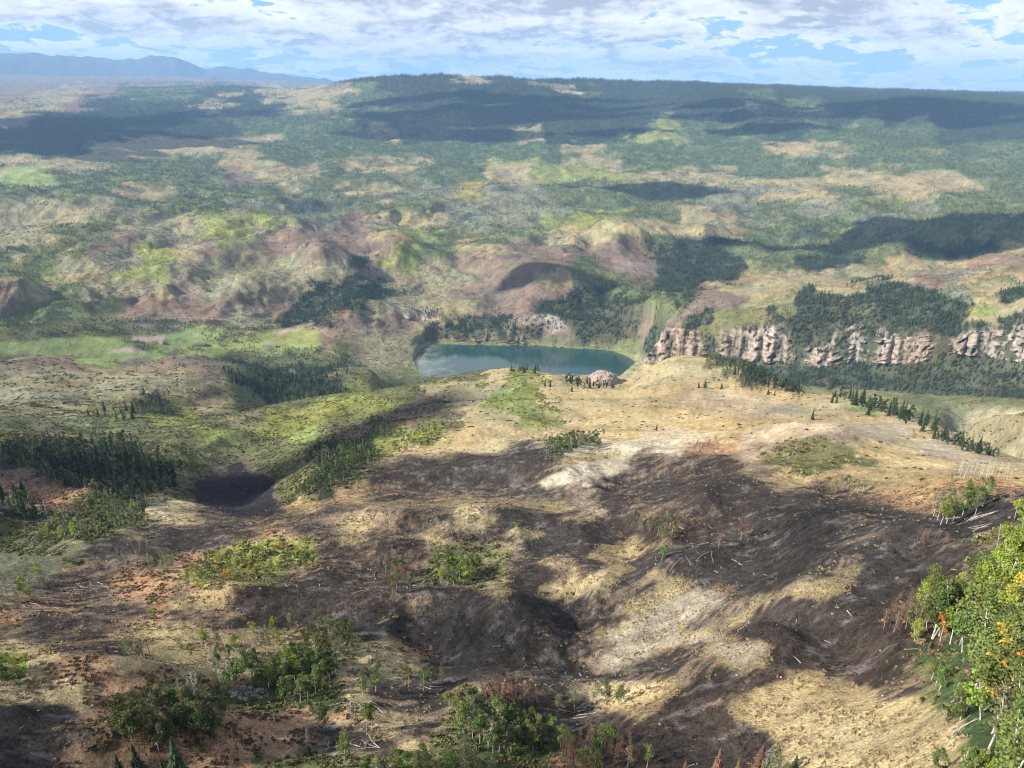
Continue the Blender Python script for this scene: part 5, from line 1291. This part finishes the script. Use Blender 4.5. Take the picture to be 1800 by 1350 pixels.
# ------------------------------------------------------------------ houses of the ranch and the lake shore
def house(px, py, w_, d_, h, yaw, wallm, roofm, label, smin=9.5):
    p = onto(px, py, smin)[0]; root = bpy.data.objects.new('house', None); COL.objects.link(root)
    root.location = p; root.rotation_euler = (0, 0, yaw); root['label'] = label; root['category'] = 'house'
    x, y = w_ / 2, d_ / 2; rh = d_ * .32
    v = [(-x, -y, -2), (x, -y, -2), (x, y, -2), (-x, y, -2), (-x, -y, h), (x, -y, h), (x, y, h), (-x, y, h), (-x, 0, h + rh), (x, 0, h + rh)]
    link('wall', new_mesh('wall', v, [(0, 1, 5, 4), (1, 2, 6, 9, 5), (2, 3, 7, 6), (3, 0, 4, 8, 7)], wallm), root)
    e = .6; z0 = h + .05 - e * .6; t = .25
    rv = [(-x - e, -y - e, z0), (x + e, -y - e, z0), (x + e, 0, h + rh + .1), (-x - e, 0, h + rh + .1), (-x - e, y + e, z0), (x + e, y + e, z0)]; rv += [(a, b, c + t) for a, b, c in rv]
    link('roof', new_mesh('roof', rv, [(0, 1, 2, 3), (3, 2, 5, 4), (6, 9, 8, 7), (9, 10, 11, 8), (0, 6, 7, 1), (4, 5, 11, 10), (0, 3, 9, 6), (3, 4, 10, 9), (1, 7, 8, 2), (2, 8, 11, 5)], roofm), root)
    def slab(nm, cx, w2, z1, z2, mt):
        q = [(cx - w2, -y - .08, z1), (cx + w2, -y - .08, z1), (cx + w2, -y - .08, z2), (cx - w2, -y - .08, z2)]; q += [(a, -y + .02, c) for a, _, c in q]
        link(nm, new_mesh(nm, q, [(0, 1, 2, 3), (4, 7, 6, 5), (0, 4, 5, 1), (1, 5, 6, 2), (2, 6, 7, 3), (3, 7, 4, 0)], mt), root)
    slab('door', 0, .6, 0, 2.1, 'door'); slab('window', -x * .55, .9, .9, 2.1, 'window'); slab('window', x * .55, .9, .9, 2.1, 'window')


house(237, 600, 26, 12, 5, .2, 'wall_pale', 'roof_grey', 'pale ranch house at the left of the hay fields')
house(284, 603, 18, 11, 5, -.3, 'wall_pale', 'roof_grey', 'small pale house beside the trees in the middle of the valley')
house(352, 607, 42, 16, 6, .1, 'wall_brown', 'roof_green', 'long house with a blue-green roof among valley trees')
house(474, 609, 52, 14, 5, 0, 'wall_pale', 'roof_grey', 'long pale barn at the right end of the hay fields')
house(412, 600, 14, 10, 4, .5, 'wall_brown', 'roof_grey', 'small brown shed by the middle hay field')
house(760, 661, 22, 11, 5, .3, 'wall_pale', 'roof_grey', 'pale cabin on the near shore at the left end of the lake')
house(795, 664, 20, 10, 5, -.2, 'wall_brown', 'roof_grey', 'brown cabin on the near shore left of the knoll')
house(1005, 661, 22, 11, 5, .1, 'wall_brown', 'roof_green', 'cabin on the near shore seen right of the knoll')
house(225, 329, 26, 16, 8, .2, 'wall_brown', 'roof_red', 'brown farmhouse beside the far golden field', 16)

# ------------------------------------------------------------------ tracks
def track(pts, width, name, label, smin):
    P = np.array(pts, float); t = np.linspace(0, len(P) - 1, (len(P) - 1) * 22); px = np.interp(t, range(len(P)), P[:, 0]); py = np.interp(t, range(len(P)), P[:, 1])
    w3 = onto(px, py, smin); d = np.gradient(w3[:, :2], axis=0); d /= np.linalg.norm(d, axis=1)[:, None] + 1e-9; nrm = np.stack([-d[:, 1], d[:, 0]], 1)
    V = []
    for s in (-1, 0, 1):
        xy = w3[:, :2] + nrm * width / 2 * s; V.append(np.column_stack([xy, height(xy[:, 0], xy[:, 1]) + .45]))
    n = len(px); V = np.concatenate(V); f = []
    for s in range(2):
        a = np.arange(n - 1) + s * n; f.append(np.stack([a, a + 1, a + 1 + n, a + n], 1))
    link(name, new_mesh(name, V, np.concatenate(f), 'dirt_road', smooth=True), kind='structure', label=label)


track([(0,568),(130,566),(250,562),(340,558),(365,560),(430,565),(520,566),(560,562)], 8, 'road', 'pale road along the foot of the far hills above the hay fields', 12.2)
track([(60,628),(70,615),(78,600)], 7, 'farm_track', 'straight farm track crossing the left hay field', 11.5)
track([(540,580),(552,575),(575,590),(600,598),(640,605)], 6, 'hill_track', 'pale track climbing the hill left of the lake', 11.5)
track([(560,612),(590,622),(612,640),(635,657)], 6, 'valley_track', 'pale track down the sage slope left of the lake', 11.5)
track([(0,0),(0,0)], 1, 'unused', 'unused', 0) if False else None
track([(470,657),(520,655),(545,660)], 7, 'river_track', 'pale track at the foot of the shaded left hill', 11.0)
track([(738,648),(728,632),(735,612),(755,602)], 6, 'shore_track', 'track round the left end of the lake', 11.5)

# ------------------------------------------------------------------ unseen clouds, placed up the sun line to shade chosen parts of the land
def cloud(cx, cy, rx, ry, alt=3300.0, smin=None, seed=0, squash=1.0):
    import bmesh
    pc, pl, pr, pt, pb = onto([cx, cx - rx, cx + rx, cx, cx], [cy, cy, cy, cy - ry, cy + ry], smin)
    wx_ = abs(pr[0] - pl[0]) / 2; wy_ = max(abs(pt[1] - pb[1]) / 2, 20) * squash; mid_ = (pc * 2 + pt + pb) / 4 if smin is None else pc
    mid_ = pc if alt > 3100 else (pt + pb) / 2
    t = (alt - mid_[2]) / to_sun.z; pos = mid_ + np.array(to_sun) * t
    bm = bmesh.new(); bmesh.ops.create_icosphere(bm, subdivisions=4, radius=1); co = np.array([v.co[:] for v in bm.verts])
    d = 1 + .55 * fbm(co[:, 0] * 1.3 + seed * 3, co[:, 1] * 1.3 + co[:, 2], 4, 801 + seed)
    th = min(wx_, wy_) * .12
    for v, k in zip(bm.verts, d):
        v.co.x *= float(k) * wx_; v.co.y *= float(k) * wy_; v.co.z *= float(k) * th
    me = bpy.data.meshes.new('cloud'); bm.to_mesh(me); bm.free(); me.materials.append(MAT['cloud']); me.polygons.foreach_set('use_smooth', np.ones(len(me.polygons), bool))
    link('cloud', me, None, tuple(pos), kind='stuff', label='unseen flat cloud placed high overhead to shade the land below')


#CLOUDS
for i, c in enumerate([(110,212,230,9), (170,236,270,13), (90,262,180,12), (340,200,110,7), (740,172,130,7), (960,178,160,8), (880,195,280,10), (850,215,270,11), (780,240,190,9), (1080,232,90,8), (1285,180,120,8), (1300,203,130,11), (1340,228,110,9), (1600,178,210,7), (1660,196,160,8), (1740,216,120,9), (1130,335,150,13), (1640,385,290,22), (1480,432,220,16)]):
    cloud(*c, alt=3300, smin=16 if c[1] < 420 else None, seed=i)
for i, c in enumerate([(120,845,250,52), (420,862,60,30), (690,735,75,42), (380,640,90,14), (60,630,110,8), (270,1318,110,34), (1010,1385,200,26), (1430,915,160,28), (960,480,110,18), (820,1110,110,36)]):
    cloud(*c, alt=2950, seed=20 + i)

# ------------------------------------------------------------------ air
def haze():
    m, g = mat('haze')
    v = g.n('ShaderNodeVolumePrincipled', ins={'Color': (.34, .60, 1.0, 1), 'Density': HAZE_DENSITY, 'Anisotropy': 0.0})
    o = g.n('ShaderNodeOutputMaterial'); g.t.links.new(v.outputs[0], o.inputs['Volume'])
    x0_, x1_, y0_, y1_, z0_, z1_ = -70000, 70000, -3000, 70000, -30, 2720
    vv_ = [(x, y, z) for z in (z0_, z1_) for y in (y0_, y1_) for x in (x0_, x1_)]
    me = new_mesh('haze', vv_, [(0, 2, 3, 1), (4, 5, 7, 6), (0, 1, 5, 4), (2, 6, 7, 3), (0, 4, 6, 2), (1, 3, 7, 5)], [m])
    link('haze', me, kind='stuff', label='thin blue air haze over the whole land')
haze()
